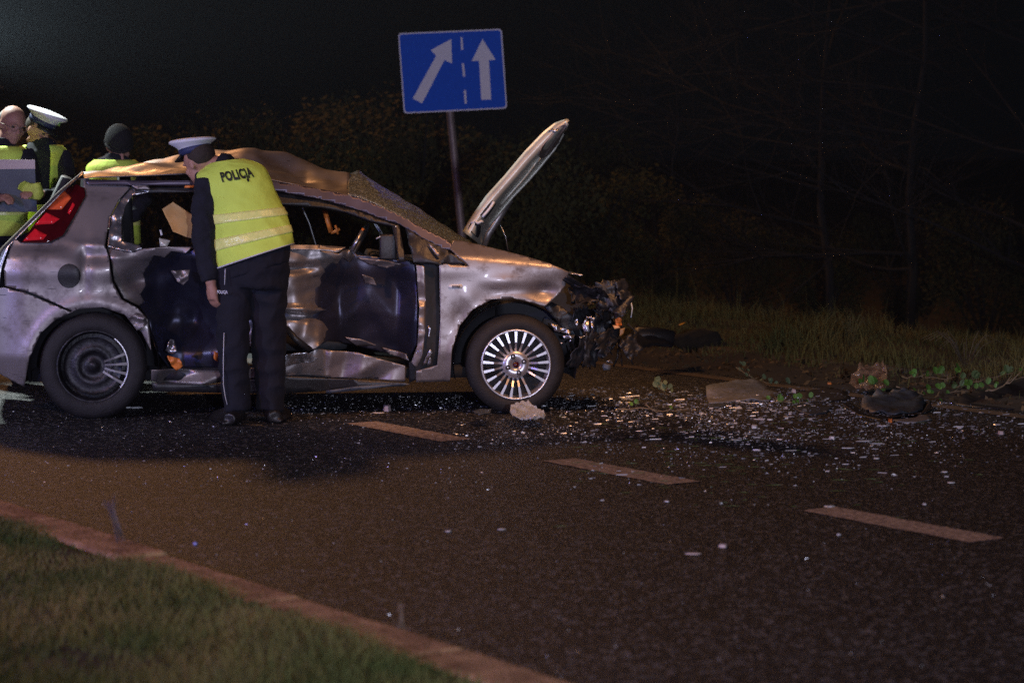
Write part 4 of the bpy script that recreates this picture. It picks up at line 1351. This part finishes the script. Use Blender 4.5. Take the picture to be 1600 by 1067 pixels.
# ---- people behind the car
def standing(px, Y, label, headpx, fwd, up, hs, shoulders, vest_kind, arms, hat, vest_col=vest_m, hat_s=1.0):
    r = empty('person', (W(px, 300, Y).x, Y, 0))
    L0 = Vector(r.location)
    tag(r, label, 'person')
    Q = lambda x, y, yy=0.0: W(x, y, Y+yy)-L0
    hc = Q(*headpx)
    sL, sR = Q(*shoulders[0]), Q(*shoulders[1])
    z = sL.z
    cx = (sL.x+sR.x)/2
    hw = (sR.x-sL.x)/2
    rws = [(Vector((cx-.07, 0, z+.05)), Vector((cx+.07, 0, z+.05)), .05), (Vector((cx-hw, 0, z-.02)), Vector((cx+hw, 0, z-.02)), .10), (Vector((cx-hw*.98, 0, z-.18)), Vector((cx+hw*.98, 0, z-.18)), .125),
           (Vector((cx-hw*.85, 0, z-.40)), Vector((cx+hw*.85, 0, z-.40)), .12), (Vector((cx-hw*.90, 0, z-.60)), Vector((cx+hw*.90, 0, z-.60)), .125)]
    lz = max(.3, z-.6)
    for part in ('body', 'jacket', 'trousers'):
        bm = bmesh.new()
        g = {'body': 0, 'jacket': .014, 'trousers': .02}[part]
        if part != 'trousers':
            torso_rings(bm, rws, g)
            for arm in arms:
                a = [Q(*p) for p in arm]
                tube(bm, a, [.058+g, .050+g, .042+g, .030+g][:len(a)], 12)
                if part == 'body':
                    hand_shape(bm, a[-1], a[-1]-a[-2], (0, .4, -1), 1.0, .6)
        if part == 'body':
            T, R = head_shape(bm, hc, fwd, up, hs)
            tube(bm, [Vector((cx, 0, z-.02)), T(0, -.02, -.05)], [.062, .055], 12)
        if part == 'jacket':
            tube(bm, [Vector((cx, 0, z-.02)), Vector((cx, 0, z+.05)).lerp(hc, .25)], [.085, .075], 12)
        if part != 'jacket':
            for k in (-1, 1):
                tube(bm, [Vector((cx+k*.09, 0, lz+.05)), Vector((cx+k*.10, 0, lz*.5)), Vector((cx+k*.11, 0, .06))], [.085+g, .065+g, .045+g], 12)
        if part == 'body': fuse('body', bm, skin, r, .009, 2)
        else: fuse(part, bm, navy, r, .013, 3, .008, 9, px)
    for k in (-1, 1):
        bm = bmesh.new()
        tube(bm, [Vector((cx+k*.11, .06, .05)), Vector((cx+k*.11, -.05, .045)), Vector((cx+k*.13, -.17, .035))], [.045, .043, .028], 10)
        obj('boot', bm, boot_m, r)
    # vest
    vs, fs = [], []
    n, m_ = 40, 20

    def tp(t, th, g):
        t *= len(rws)-1; i = min(int(t), len(rws)-2); f_ = t-i
        Lp = rws[i][0].lerp(rws[i+1][0], f_); Rp = rws[i][1].lerp(rws[i+1][1], f_); dp = rws[i][2]*(1-f_)+rws[i+1][2]*f_
        c = (Lp+Rp)/2; w = (Rp-Lp).length/2+g
        return c+Vector((w*cos(th), -(dp+g)*sin(th), 0))
    for i in range(m_+1):
        for k in range(n+1): vs.append(tp(.10+.85*i/m_, 2*pi*k/n, .032))
    for i in range(m_):
        for k in range(n):
            if vest_kind == 'straps' and .30*n/2 < (k % (n/2)) < .72*n/2 and i < m_*.75: continue
            a = i*(n+1)+k; fs.append((a, a+n+1, a+n+2, a+1))
    vo_ = pydata('vest', vs, fs, vest_col, r, True)
    solid(vo_, .004)
    vs, fs = [], []
    for i in range(3):
        for k in range(n+1): vs.append(tp(.72+.03*i, 2*pi*k/n, .038))
    for i in range(2):
        for k in range(n):
            a = i*(n+1)+k; fs.append((a, a+n+1, a+n+2, a+1))
    pydata('vest_band', vs, fs, band_m, vo_, True)
    for k in (-1, 1):
        bm = bmesh.new(); ball(bm, T(k*.030, .072, .010), .012*hs)
        obj('eye', bm, ink, r)
    if hat == 'cap':
        cap(r, T(0, 0, .052)+L0, fwd, (Vector(up)), hs*1.05*hat_s, L0)
        bm = bmesh.new(); ball(bm, T(0, -.025, .03), .1*hs, (.81, .88, .82), 16, R); obj('hair', bm, hair_m, r)
    elif hat == 'beanie':
        bm = bmesh.new(); ball(bm, T(0, -.018, .045), .11*hs, (.86, 1.0, .95), 20, R)
        tube(bm, [T(.09*cos(a*pi/10), -.012+.105*sin(a*pi/10), .02) for a in range(21)], .012, 6)
        obj('knit_cap', bm, black_cloth, r)
    elif hat == 'bald':
        bm = bmesh.new()
        for k in (-1, 1):
            c = T(k*.032, .098, .008)
            tube(bm, [c+(R @ Vector((cos(a*pi/8), 0, sin(a*pi/8))))*.024 for a in range(17)], .002, 5)
            tube(bm, [c+R @ Vector((k*.024, 0, 0)), T(k*.082, 0, .005)], .002, 5)
        tube(bm, [T(-.01, .1, .01), T(.01, .1, .01)], .002, 5)
        obj('glasses', bm, steel_m, r)
        bm = bmesh.new(); ball(bm, T(0, -.040, .020), .1*hs, (.80, .72, .72), 16, R); obj('hair', bm, mat('grey_stubble', (.3, .28, .26), .8), r)
    return r, L0, T


standing(66, 16.6, 'officer in white peaked cap and dark jacket with yellow straps behind the car, looking down', (60, 204), (.72, -.42, -.42), (.28, 0, 1), .98, ((36, 232), (98, 236)), 'straps',
         [[(38, 238), (34, 275, -.12), (38, 300, -.26), (44, 304, -.34)], [(97, 242), (104, 285, -.1), (84, 310, -.24), (66, 304, -.33)]], 'cap')
standing(6, 16.2, 'bald man with glasses and yellow vest at the left edge holding a clipboard', (19, 195), (.55, -.70, -.30), (.12, 0, 1), 1.05, ((-36, 234), (40, 232)), 'full',
         [[(-34, 240), (-40, 285, -.1), (-20, 312, -.25), (-2, 310, -.34)], [(38, 240), (50, 280, -.1), (54, 300, -.24), (50, 300, -.30)]], 'bald')
standing(176, 16.9, 'stooping man in black knit cap with yellow vest behind the rear of the car', (186, 228), (.35, -.70, -.62), (.10, -.45, .9), 1.0, ((142, 255), (216, 253)), 'full',
         [[(144, 278), (138, 310, -.1), (150, 335, -.2), (160, 340, -.25)], [(216, 278), (224, 310, -.1), (210, 335, -.2), (200, 340, -.25)]], 'beanie')
# clipboard held by the bald man
cb = empty('clipboard', W(25, 330, 15.85))
tag(cb, 'large grey clipboard with a pale top strip, held up at the left edge', 'clipboard')
cl = lambda x, y, dy=0: W(x, y, 15.85+dy)-Vector(cb.location)
o = pydata('board', [cl(-30, 250), cl(54, 250), cl(56, 290, .03), cl(58, 331, .06), cl(-30, 331, .06), cl(-30, 290, .03)], [(0, 1, 2, 5), (5, 2, 3, 4)], board_m, cb); solid(o, .006)
o = pydata('paper_strip', [cl(-30, 249, -.008), cl(54.5, 250, -.008), cl(55, 264, -.003), cl(-30, 265, -.003)], [(0, 1, 2, 3)], paper, cb); solid(o, .003)
bm = bmesh.new()
tube(bm, [cl(56, 286, -.02), cl(58, 300, -.02), cl(56, 312, -.02)], [.03, .045, .03], 10)
hand_shape(bm, cl(60, 304, -.01), (-.8, -.2, .5), (0, -1, 0), 1.0, .5)
gl = fuse('glove', bm, glove_m, None, .008, 2)
tag(gl, 'yellow green work glove worn at the right edge of the clipboard', 'glove'); gl.location = cb.location

# lighting mast, only its edge in the picture
mast = empty('lighting_mast', (-4.30, 18.75, 0))
tag(mast, 'slim floodlight mast with an added light-blocking plate just outside the left edge, above the clipboard', 'mast')
bm = bmesh.new(); tube(bm, [(0, 0, 0), (0, 0, 2.6)], [.05, .04], 10); obj('pole', bm, steel_m, mast)
bm = bmesh.new(); box(bm, (-.22, -.30, 2.25), (.16, .3, .22), None, .02); obj('lamp_housing', bm, black_pl, mast)
bm = bmesh.new(); box(bm, (.04, -.85, 2.0), (.84, 1.5, .012), None, .002); obj('light_block_plate', bm, steel_m, mast)  # unseen plate added to keep the floodlight off the road

# ------------------------------------------------------------------ debris


def crumpled(name, outline, z0, amp, m, label, cat, seed, lift=None, thick=.004, n=5, flat=False, csc=7, group=None, zt=None):
    """plate traced on the ground then bent: outline of pixels seen at depth Y (upright-ish sheet)"""
    P = [G(*p) if len(p) == 2 else W(*p) for p in outline]
    c = Vector((sum(p.x for p in P)/len(P), sum(p.y for p in P)/len(P), 0))
    bm = bmesh.new()
    f = bm.faces.new([bm.verts.new(p-c) for p in P])
    f.normal_update()
    bmesh.ops.triangulate(bm, faces=[f])
    bmesh.ops.subdivide_edges(bm, edges=bm.edges, cuts=n, use_grid_fill=True)
    for v in bm.verts:
        v.co.z = max(.004, v.co.z+crease(v.co, amp, csc, seed)-amp*.3)
        v.co.y += crease(v.co, amp*.8, csc*.9, seed+4)
    o = obj(name, bm, m, None, not flat)
    o.location = c
    solid(o, thick)
    tag(o, label, cat, group)
    return o


# outlines as (px, py, Y): upper edges stand up from the road
crumpled('loose_bumper_piece', [(1103, 600, 15.6), (1130, 596, 15.9), (1160, 593, 16.0), (1185, 597, 16.0), (1222, 618, 15.6), (1200, 628, 15.1), (1160, 625, 15.1), (1130, 632, 15.0), (1108, 636, 14.95), (1104, 620, 15.3)], 0, .03, grey_pl,
         'grey curved piece of broken bumper lying left in the debris', 'car part', 1)
crumpled('loose_bumper_piece', [(1108, 634, 14.9), (1125, 629, 14.95), (1150, 636, 14.9), (1122, 640, 14.7), (1109, 641, 14.7)], 0, .02, grey_blue_pl, 'small blue grey fragment tucked under the grey bumper piece', 'car part', 7)
crumpled('torn_liner', [(1238, 634, 14.8), (1260, 637, 14.8), (1280, 636, 14.8), (1304, 640, 14.8), (1290, 650, 14.4), (1265, 653, 14.3), (1248, 648, 14.5)], 0, .015, grey_blue_pl, 'small torn plastic shell with pale rim in front of the brown dirt patch', 'car part', 2)
crumpled('torn_liner', [(1350, 618, 15.0), (1372, 612, 15.1), (1388, 614, 15.2), (1404, 612, 15.3), (1414, 600, 15.3), (1430, 610, 15.2), (1446, 628, 14.9), (1440, 640, 14.5), (1400, 648, 14.3), (1360, 644, 14.4), (1346, 632, 14.7)], 0, .055, grey_blue_pl,
         'large torn dark blue wheel arch liner under the green leaves', 'car part', 3, csc=9)
crumpled('torn_liner', [(1312, 628, 15), (1330, 630, 14.9), (1350, 646, 14.5), (1390, 654, 14.2), (1440, 645, 14.4), (1454, 626, 14.8), (1456, 634, 14.6), (1430, 655, 14.15), (1380, 661, 14.0), (1340, 652, 14.3)], 0, .012, black_pl, 'black curved rim lying beneath the torn blue liner', 'car part', 4)
crumpled('torn_liner', [(1392, 660, 14.1), (1420, 655, 14.3), (1450, 654, 14.3), (1456, 662, 14.05), (1430, 668, 13.9), (1400, 666, 13.95)], 0, .02, grey_pl, 'flat dark shard just in front of the torn blue liner', 'car part', 5)
crumpled('torn_liner', [(1492, 636, 14.9), (1520, 612, 15.2), (1556, 598, 15.4), (1600, 586, 15.5), (1640, 582, 15.5), (1640, 640, 14.8), (1580, 646, 14.6), (1530, 644, 14.7)], 0, .05, black_pl, 'big dark panel lying half out of the picture at the right edge', 'car part', 15, csc=6)
crumpled('torn_liner', [(1250, 612, 15.6), (1290, 604, 15.9), (1322, 610, 15.7), (1330, 626, 15.2), (1286, 632, 15.0), (1252, 626, 15.2)], 0, .03, mat('brown_black_plastic', (.022, .014, .010), .7, 0, .4, 20, .3, 60), 'flat brownish black panel between the grey bumper piece and the blue liner', 'car part', 16, csc=8)
crumpled('broken_headlight', [(1326, 598, 15.7), (1334, 580, 15.8), (1344, 568, 15.9), (1362, 570, 15.9), (1380, 568, 15.9), (1387, 582, 15.8), (1384, 604, 15.5), (1360, 606, 15.4), (1340, 604, 15.5)], 0, .05, lens_m, 'crumpled clear headlight lens glinting amber above the green leaves', 'headlight', 6, n=5, flat=True, csc=16)
crumpled('plastic_bag', [(798, 634, 14.0), (812, 630, 14.1), (825, 626, 14.1), (840, 638, 14.0), (853, 647, 13.8), (848, 651, 13.65), (825, 653, 13.6), (804, 651, 13.65), (797, 642, 13.85)], 0, .035, clear_m, 'crumpled clear plastic in front of the front wheel', 'plastic bag', 9, n=6, flat=True, csc=28)
crumpled('plastic_shard', [(738, 642, 13.9), (752, 637, 14.0), (768, 640, 13.95), (764, 647, 13.7), (748, 649, 13.65)], 0, .02, grey_blue_pl, 'dark blue shard left of the clear plastic, by the front tyre', 'car part', 10)
crumpled('torn_bumper', [(992, 508, 17.4), (1030, 512, 17.6), (1056, 516, 17.6), (1052, 542, 17.2), (1020, 540, 17.1), (990, 548, 16.9)], 0, .02, black_pl, 'dark torn off bumper end behind the smashed front', 'car part', 12)
bx = bmesh.new()
tube(bx, [W(995, 524, 17.3), W(1025, 526, 17.4), W(1052, 530, 17.4)], [.07, .085, .075], 10, hint=(0, 0, 1), ratio=.8)
o = obj('bumper_beam', bx, black_pl); tag(o, 'dark bumper beam lying on the road edge right of the car front', 'car part')
bx = bmesh.new()
ball(bx, W(1092, 530, 18.6), .17, (1, .6, .45), 18)
for v in bx.verts: v.co += (v.co-W(1092, 526, 18.6))*(.5*noise.noise(v.co*7)+.3*noise.noise(v.co*21))
o = obj('dirt_clod', bx, mat('dark_turf', (.012, .010, .006), .95, 0, .5, 20, .8, 40)); tag(o, 'dark rounded clod of torn turf by the kerb, right of the bumper beam', 'clod')
bx = bmesh.new()
tube(bx, [W(1061, 508, 17.6), W(1066, 506, 17.6), W(1071, 503.5, 17.6)], [.010, .014, .005], 6, ratio=.5)
o = obj('reflector', bx, amber); tag(o, 'small amber reflector fragment glinting above the bumper beam', 'reflector')

frag = [
    (1300, 684, 10, 6, white_m, 'white cube-like shard in the middle of the glass field'), (1296, 600, 7, 5, rust_m, 'orange fragment left of the crumpled headlight'),
    (1391, 657, 7, 6, rust_m, 'small orange lens piece in front of the blue liner'), (1240, 611, 7, 6, paper, 'pinkish round fragment right of the grey bumper piece'),
    (1380, 665, 18, 3, white_m, 'long white sliver in front of the orange lens piece'), (1178, 667, 12, 5, white_m, 'bent white sliver below the small torn shell'),
    (1203, 655, 10, 4, white_m, 'white shard left of the small torn shell'), (1097, 646, 9, 2.5, white_m, 'white chip below the grey bumper piece'),
    (1234, 651, 18, 2, shard_m, 'thin pale strip just left of the torn shell'), (1370, 716, 10, 3, white_m, 'tilted white sliver below the white cube-like shard'),
    (1476, 737, 11, 3, white_m, 'upper of two white slivers at the right'), (1486, 754, 14, 2.5, white_m, 'lower of two white slivers at the right'),
    (1564, 676, 12, 6, paper, 'whitish fragment near the right edge'), (1558, 663, 16, 3, shard_m, 'pale strip near the right edge above the whitish fragment'),
    (701, 830, 12, 2.5, shard_m, 'left of two pale chips on the empty foreground asphalt'), (784, 827, 13, 2.5, shard_m, 'right of two pale chips on the empty foreground asphalt'),
    (1083, 865, 30, 3, paper, 'curved pinkish sliver on the foreground asphalt'), (1129, 853, 14, 5, paper, 'small pinkish flake right of the curved sliver'),
    (1042, 783, 9, 3, white_m, 'white chip just below the middle lane dash'), (1310, 835, 8, 3, white_m, 'white chip just below the right lane dash'),
    (1296, 791, 16, 3, shard_m, 'thin pale chip touching the far edge of the right lane dash'), (1445, 787, 7, 4, white_m, 'white chip above the right end of the right lane dash'),
    (212, 636, 20, 4, white_m, 'bright white strip on the road right of the rear wheel'), (200, 636, 8, 4, white_m, 'bright white chip beside the rear tyre'),
    (604, 638, 14, 9, paper, 'pinkish lump on the road under the sill'), (590, 645, 24, 2, shard_m, 'thin pale strip under the pinkish lump'),
    (1350, 689, 28, 2.5, shard_m, 'long thin pale strip right of the white cube-like shard'), (1150, 687, 20, 3, shard_m, 'pale flat shard left of the white cube-like shard'),
    (1500, 668, 12, 3, white_m, 'white sliver left of the strip near the right edge'), (1325, 700, 24, 2, white_m, 'long white sliver just below the white cube-like shard'),
]
for i, (px, py, w_, h_, m, lab) in enumerate(frag):
    c = G(px, py+h_/2)
    s = c.y/F
    rn = random.Random(i)
    bm = bmesh.new()
    n = 6
    tall = h_*s*(.9 if h_ > 4 else .5)
    top, bot = [], []
    for k in range(n):
        a = 2*pi*k/n
        r = rn.uniform(.75, 1.15)
        x = cos(a)*w_*s*.5*r; y = sin(a)*max(.02, h_*s*1.6)*r
        bot.append(bm.verts.new((x, y, .003))); top.append(bm.verts.new((x*.8, y*.8, .004+tall*rn.uniform(.6, 1.1))))
    bm.faces.new(bot[::-1]); bm.faces.new(top)
    for k in range(n): bm.faces.new((bot[k], bot[(k+1) % n], top[(k+1) % n], top[k]))
    o = obj('debris_fragment', bm, m, None, False)
    o.location = c; o.rotation_euler = (0, 0, rn.uniform(-.15, .15))
    tag(o, lab, 'fragment')

# glass crumbs, nobody could count them
rnd = random.Random(77)
vs, fs = [], []


def crumb(p, s):
    k = len(vs)
    ax = Vector((rnd.gauss(0, 1), rnd.gauss(0, 1), rnd.gauss(0, 1)))
    M = Matrix.Rotation(rnd.uniform(0, 6), 3, ax.normalized())
    st = rnd.choice((1, 1, 1.6, 2.6))
    for d in ((0, 0, 1), (1, 0, -.4), (-.5, .8, -.4), (-.5, -.8, -.4)):
        q_ = M @ (Vector(d)*s); q_.x *= st; q_.z *= .7
        vs.append(p+q_+Vector((0, 0, s*.6)))
    fs.extend([(k, k+1, k+2), (k, k+2, k+3), (k, k+3, k+1), (k+1, k+3, k+2)])


n = 0
while n < 2300:
    py = 600+abs(rnd.gauss(0, 1))*55+18
    px = rnd.gauss(1180, 290)
    if not (420 < px < 1680) or py > 900 or py < 606: continue
    den = noise.noise(Vector((px*.012, py*.03, 0)))
    if rnd.random() > .30+2.4*den: continue
    if px < 880 and py > 720 and rnd.random() < .7: continue
    crumb(G(px, py), abs(rnd.gauss(0, .0022))+.0014)
    n += 1
for i in range(420):
    crumb(G(rnd.uniform(-20, 760), rnd.uniform(640, 760)), rnd.uniform(.0015, .0035))
for i in range(240):
    crumb(G(rnd.uniform(0, 1600), rnd.uniform(720, 1060)), rnd.uniform(.001, .0028))
for i in range(240):
    crumb(G(rnd.uniform(450, 720), rnd.uniform(618, 648)), rnd.uniform(.002, .0045))
for i in range(260):
    py = 612+abs(rnd.gauss(0, 1))*60
    px = rnd.gauss(1200, 240)
    if px > 1650 or px < 880: continue
    p = G(px, py, .004); L = abs(rnd.gauss(0, .012))+.006; w_ = rnd.uniform(.001, .004); a = rnd.gauss(0, .35); k = len(vs); h_ = rnd.uniform(.003, .007)
    d = Vector((cos(a), sin(a), 0)); e_ = Vector((-sin(a), cos(a), 0))
    vs += [p-d*L, p+d*L*.9-e_*w_, p+d*L+e_*w_+Vector((0, 0, h_)), p-d*L*.7+e_*w_*.8+Vector((0, 0, h_*.7))]
    fs.append((k, k+1, k+2, k+3))
tag(pydata('glass_crumbs', vs, fs, shard_m), 'scattered glass crumbs glittering across the road around the wreck', 'broken glass', kind='stuff')
# plastic grit, darker
vs, fs = [], []
for i in range(3600):
    s = rnd.uniform(8, 24); q = rnd.gauss(11.0, .28)
    if q < 10.3: continue
    p = SQ(s, q, .015+.05*rnd.random()*max(0, min(1, (q-10.4)*1.2))); L = rnd.uniform(.008, .035)
    u_ = Vector((rnd.gauss(0, 1), rnd.gauss(0, 1), rnd.gauss(0, .6))).normalized()*L; w_ = u_.orthogonal().normalized()*L*.5; k = len(vs)
    vs += [p-u_, p+w_, p+u_, p-w_]; fs.append((k, k+1, k+2, k+3))
tag(pydata('leaf_litter', vs, fs, mat('dead_leaves', (.05, .035, .015), .8, 0, .3, 5, col2=(.14, .08, .03))), 'dead leaves and crumbs of turf swept along the far kerb', 'leaf litter', kind='stuff')
vs, fs = [], []
for i in range(2600):
    px = rnd.gauss(1230, 260); py = 606+abs(rnd.gauss(0, 45))
    if 700 < px < 1680: crumb(G(px, py), rnd.uniform(.002, .009))
tag(pydata('plastic_grit', vs, fs, grey_pl), 'dark grit of broken plastic spread between the glass crumbs', 'debris', kind='stuff')
# strewn grass cuttings
vs, fs = [], []
for i in range(150):
    px = rnd.gauss(1180, 190); py = rnd.gauss(715, 40)
    if py < 625 or px > 1620 or px < 860: continue
    p = G(px, py, .004); a = rnd.gauss(0, .35); L = rnd.uniform(.008, .05); d = Vector((cos(a), sin(a), 0))*L; w = Vector((-sin(a), cos(a), 0))*.0010
    k = len(vs)
    vs += [p-d-w, p-d*.2+w+Vector((0, 0, .0015)), p+d*.4+w+Vector((0, 0, rnd.uniform(.001, .003))), p+d, p+d*.3-w]
    fs.append((k, k+1, k+2, k+3, k+4))
tag(pydata('grass_cuttings', vs, fs, mat('cut_grass', (.10, .16, .04), .6, 0, .3, 4)), 'thin green grass blades strewn over the asphalt among the glass', 'grass', kind='stuff')

# broken leafy twigs


def twig(pts, Y, label, nleaf, lsize, lm, seed, rad=.004, cat='twig'):
    rn = random.Random(seed)
    P = [W(x, y, Y) for x, y in pts]
    base = Vector((P[0].x, P[0].y, P[0].z))
    r = empty('broken_twig', base)
    tag(r, label, cat)
    bm = bmesh.new()
    R = resample(P, 14)
    R = [p+Vector((0, rn.uniform(-.02, .02), rn.uniform(-.006, .006)))-base for p in R]
    tube(bm, R, [rad*(1-.05*i) for i in range(14)], 5)
    for k in range(3):
        i = rn.randint(2, 11)
        tube(bm, [R[i], R[i]+Vector((rn.uniform(-.05, .08), rn.uniform(-.05, .05), rn.uniform(.0, .07)))], [rad*.6, rad*.3], 4)
    obj('stem', bm, twig_m, r)
    bm = bmesh.new()
    n6 = 8
    cvert = []
    for k in range(n6):
        a = 2*pi*k/n6
        rr = (1+.25*(k == 2)) if True else 1
        cvert.append(bm.verts.new((cos(a)*.42*rr, 1.0*(sin(a)*.5+.5), .10*abs(cos(a)))))
    cv = bm.verts.new((0, .5, -.02))
    for k in range(n6): bm.faces.new((cv, cvert[k], cvert[(k+1) % n6]))
    me = bpy.data.meshes.new('leaf'); bm.to_mesh(me); bm.free(); me.materials.append(lm)
    for k in range(nleaf):
        i = rn.randint(1, 13)
        o = obj('leaf', me, None, r, False)
        o.location = R[i]+Vector((rn.uniform(-.02, .02), rn.uniform(-.02, 0), rn.uniform(-.01, .04)))
        o.rotation_euler = (rn.uniform(.4, 1.9), rn.uniform(-.8, .8), rn.uniform(-1.2, 1.2))
        s = lsize*rn.uniform(.6, 1.2)
        o.scale = (s, s, s)
    return r


twig([(1336, 606), (1350, 596), (1366, 604), (1384, 610)], 15.6, 'green leafy sprig standing directly behind the blue liner', 8, .065, leaf_green, 1)
twig([(1410, 590), (1440, 588), (1470, 592), (1500, 588)], 15.9, 'long twig with green leaves right of the headlight lens', 9, .055, leaf_green, 2)
twig([(1400, 604), (1450, 618), (1500, 612), (1550, 606)], 15.4, 'bent twig with small leaves at the right behind the debris', 18, .04, leaf_green, 3)
twig([(1480, 610), (1510, 598), (1545, 592), (1590, 580)], 15.6, 'twig with dull leaves reaching to the right edge', 16, .045, mat('dull_leaf', (.10, .17, .05), .6), 4)
twig([(1150, 575), (1170, 588), (1200, 598), (1230, 606)], 16.2, 'thin leafy twig hanging above the grey bumper piece', 16, .035, mat('bluish_leaf', (.10, .16, .09), .6), 5)
twig([(1190, 632), (1220, 627), (1250, 630), (1270, 626)], 15.0, 'yellow green twig lying right under the grey bumper piece', 10, .04, leaf_green, 6)
twig([(1020, 596), (1030, 604), (1040, 614), (1048, 618)], 15.4, 'drooping grey green sprig right of the smashed front end', 11, .045, mat('grey_green_leaf', (.20, .24, .12), .6), 7)
twig([(965, 640), (1000, 637), (1040, 642), (1080, 640)], 14.55, 'pale stalk lying flat left of the grey bumper piece', 3, .03, leaf_green, 8, .004)
twig([(1008, 632), (1022, 642), (1034, 646), (1060, 645)], 14.5, 'thin angled stalk on the glass field right of the front wheel', 0, .03, leaf_green, 9, .003)
twig([(1380, 632), (1410, 628), (1440, 640), (1470, 636)], 15.0, 'pale dry stalk beside the right end of the blue liner', 6, .035, leaf_green, 10)
twig([(1540, 612), (1560, 606), (1580, 596), (1600, 590)], 15.2, 'thick dark stalk at the right edge above the line', 4, .035, leaf_green, 13, .007)
# dry plume of grass by the far kerb and the blurred seed head on the near verge


def plume(base, ht, n, m, label, seed, spread=.2, rad=.003):
    rn = random.Random(seed)
    bm = bmesh.new()
    for k in range(n):
        a = rn.uniform(-1, 1)
        t = Vector((a*spread, rn.uniform(-.06, .06), ht*rn.uniform(.7, 1)))
        tube(bm, [(rn.uniform(-.02, .02), 0, -.02), t*.6+Vector((0, 0, ht*.12)), t, t+Vector((a*spread*.6, 0, -ht*.22))], [rad, rad, rad*.8, rad*.3], 4)
    o = obj('grass_plume', bm, m)
    o.location = base
    tag(o, label, 'plant')
    return o


pale_straw = mat('pale_straw', (.34, .25, .16), .8)
plume(G(1510, 572, .08), .24, 16, mat('dull_straw', (.13, .10, .055), .9), 'dry pale tuft of grass drooping behind the far kerb at the right', 1)
plume(G(1330, 545, .08), .28, 9, mat('olive_straw', (.13, .12, .05), .8), 'taller olive grass tuft in the middle of the far verge', 2, .1)
pl_ = W(186, 838, 8.9)
o = plume(pl_, .15, 18, mat('pale_seed', (.26, .20, .18), .8), 'blurred pale seed head leaning over the near kerb at the left', 3, .016, .0012); o.rotation_euler = (0, -.28, 0)
o = plume(W(628, 985, 7.8), .10, 3, pale_straw, 'single blurred straw standing at the near kerb', 4, .006, .002)
for (x, y, Y, s, lab) in ((271, 971, 7.6, .007, 'larger of two small blurred white blossoms in the near grass'), (265, 962, 7.7, .005, 'smaller of two small blurred white blossoms in the near grass')):
    bm = bmesh.new()
    ball(bm, (0, 0, 0), s, (1, 1, .7), 8)
    tube(bm, [(0, 0, 0), (0, 0, -.06)], .001, 4)
    o = obj('clover_blossom', bm, cap_white); o.location = W(x, y, Y); tag(o, lab, 'flower')
bm = bmesh.new(); ball(bm, (0, 0, 0), .008, (1.2, 1, .8), 8)
o = obj('glass_bead', bm, mat('blue_glass', (.35, .38, .9), .2)); o.location = G(305, 849, .006); tag(o, 'small blurred bluish glass bead on the road near the kerb', 'fragment')

# ------------------------------------------------------------------ night haze
bm = bmesh.new()
box(bm, (0, 0, 4.5), (560, 560, 12.5))
hz = obj('haze', bm, None, None, False)
hm = bpy.data.materials.new('night_haze')
hm.use_nodes = True
hm.node_tree.nodes.clear()
out = hm.node_tree.nodes.new('ShaderNodeOutputMaterial')
pv = hm.node_tree.nodes.new('ShaderNodeVolumePrincipled')
pv.inputs['Color'].default_value = (.85, .9, .95, 1)
pv.inputs['Density'].default_value = 0.0006
pv.inputs['Anisotropy'].default_value = 0.3
hm.node_tree.links.new(pv.outputs[0], out.inputs['Volume'])
hz.data.materials.append(hm)
tag(hz, kind='stuff')
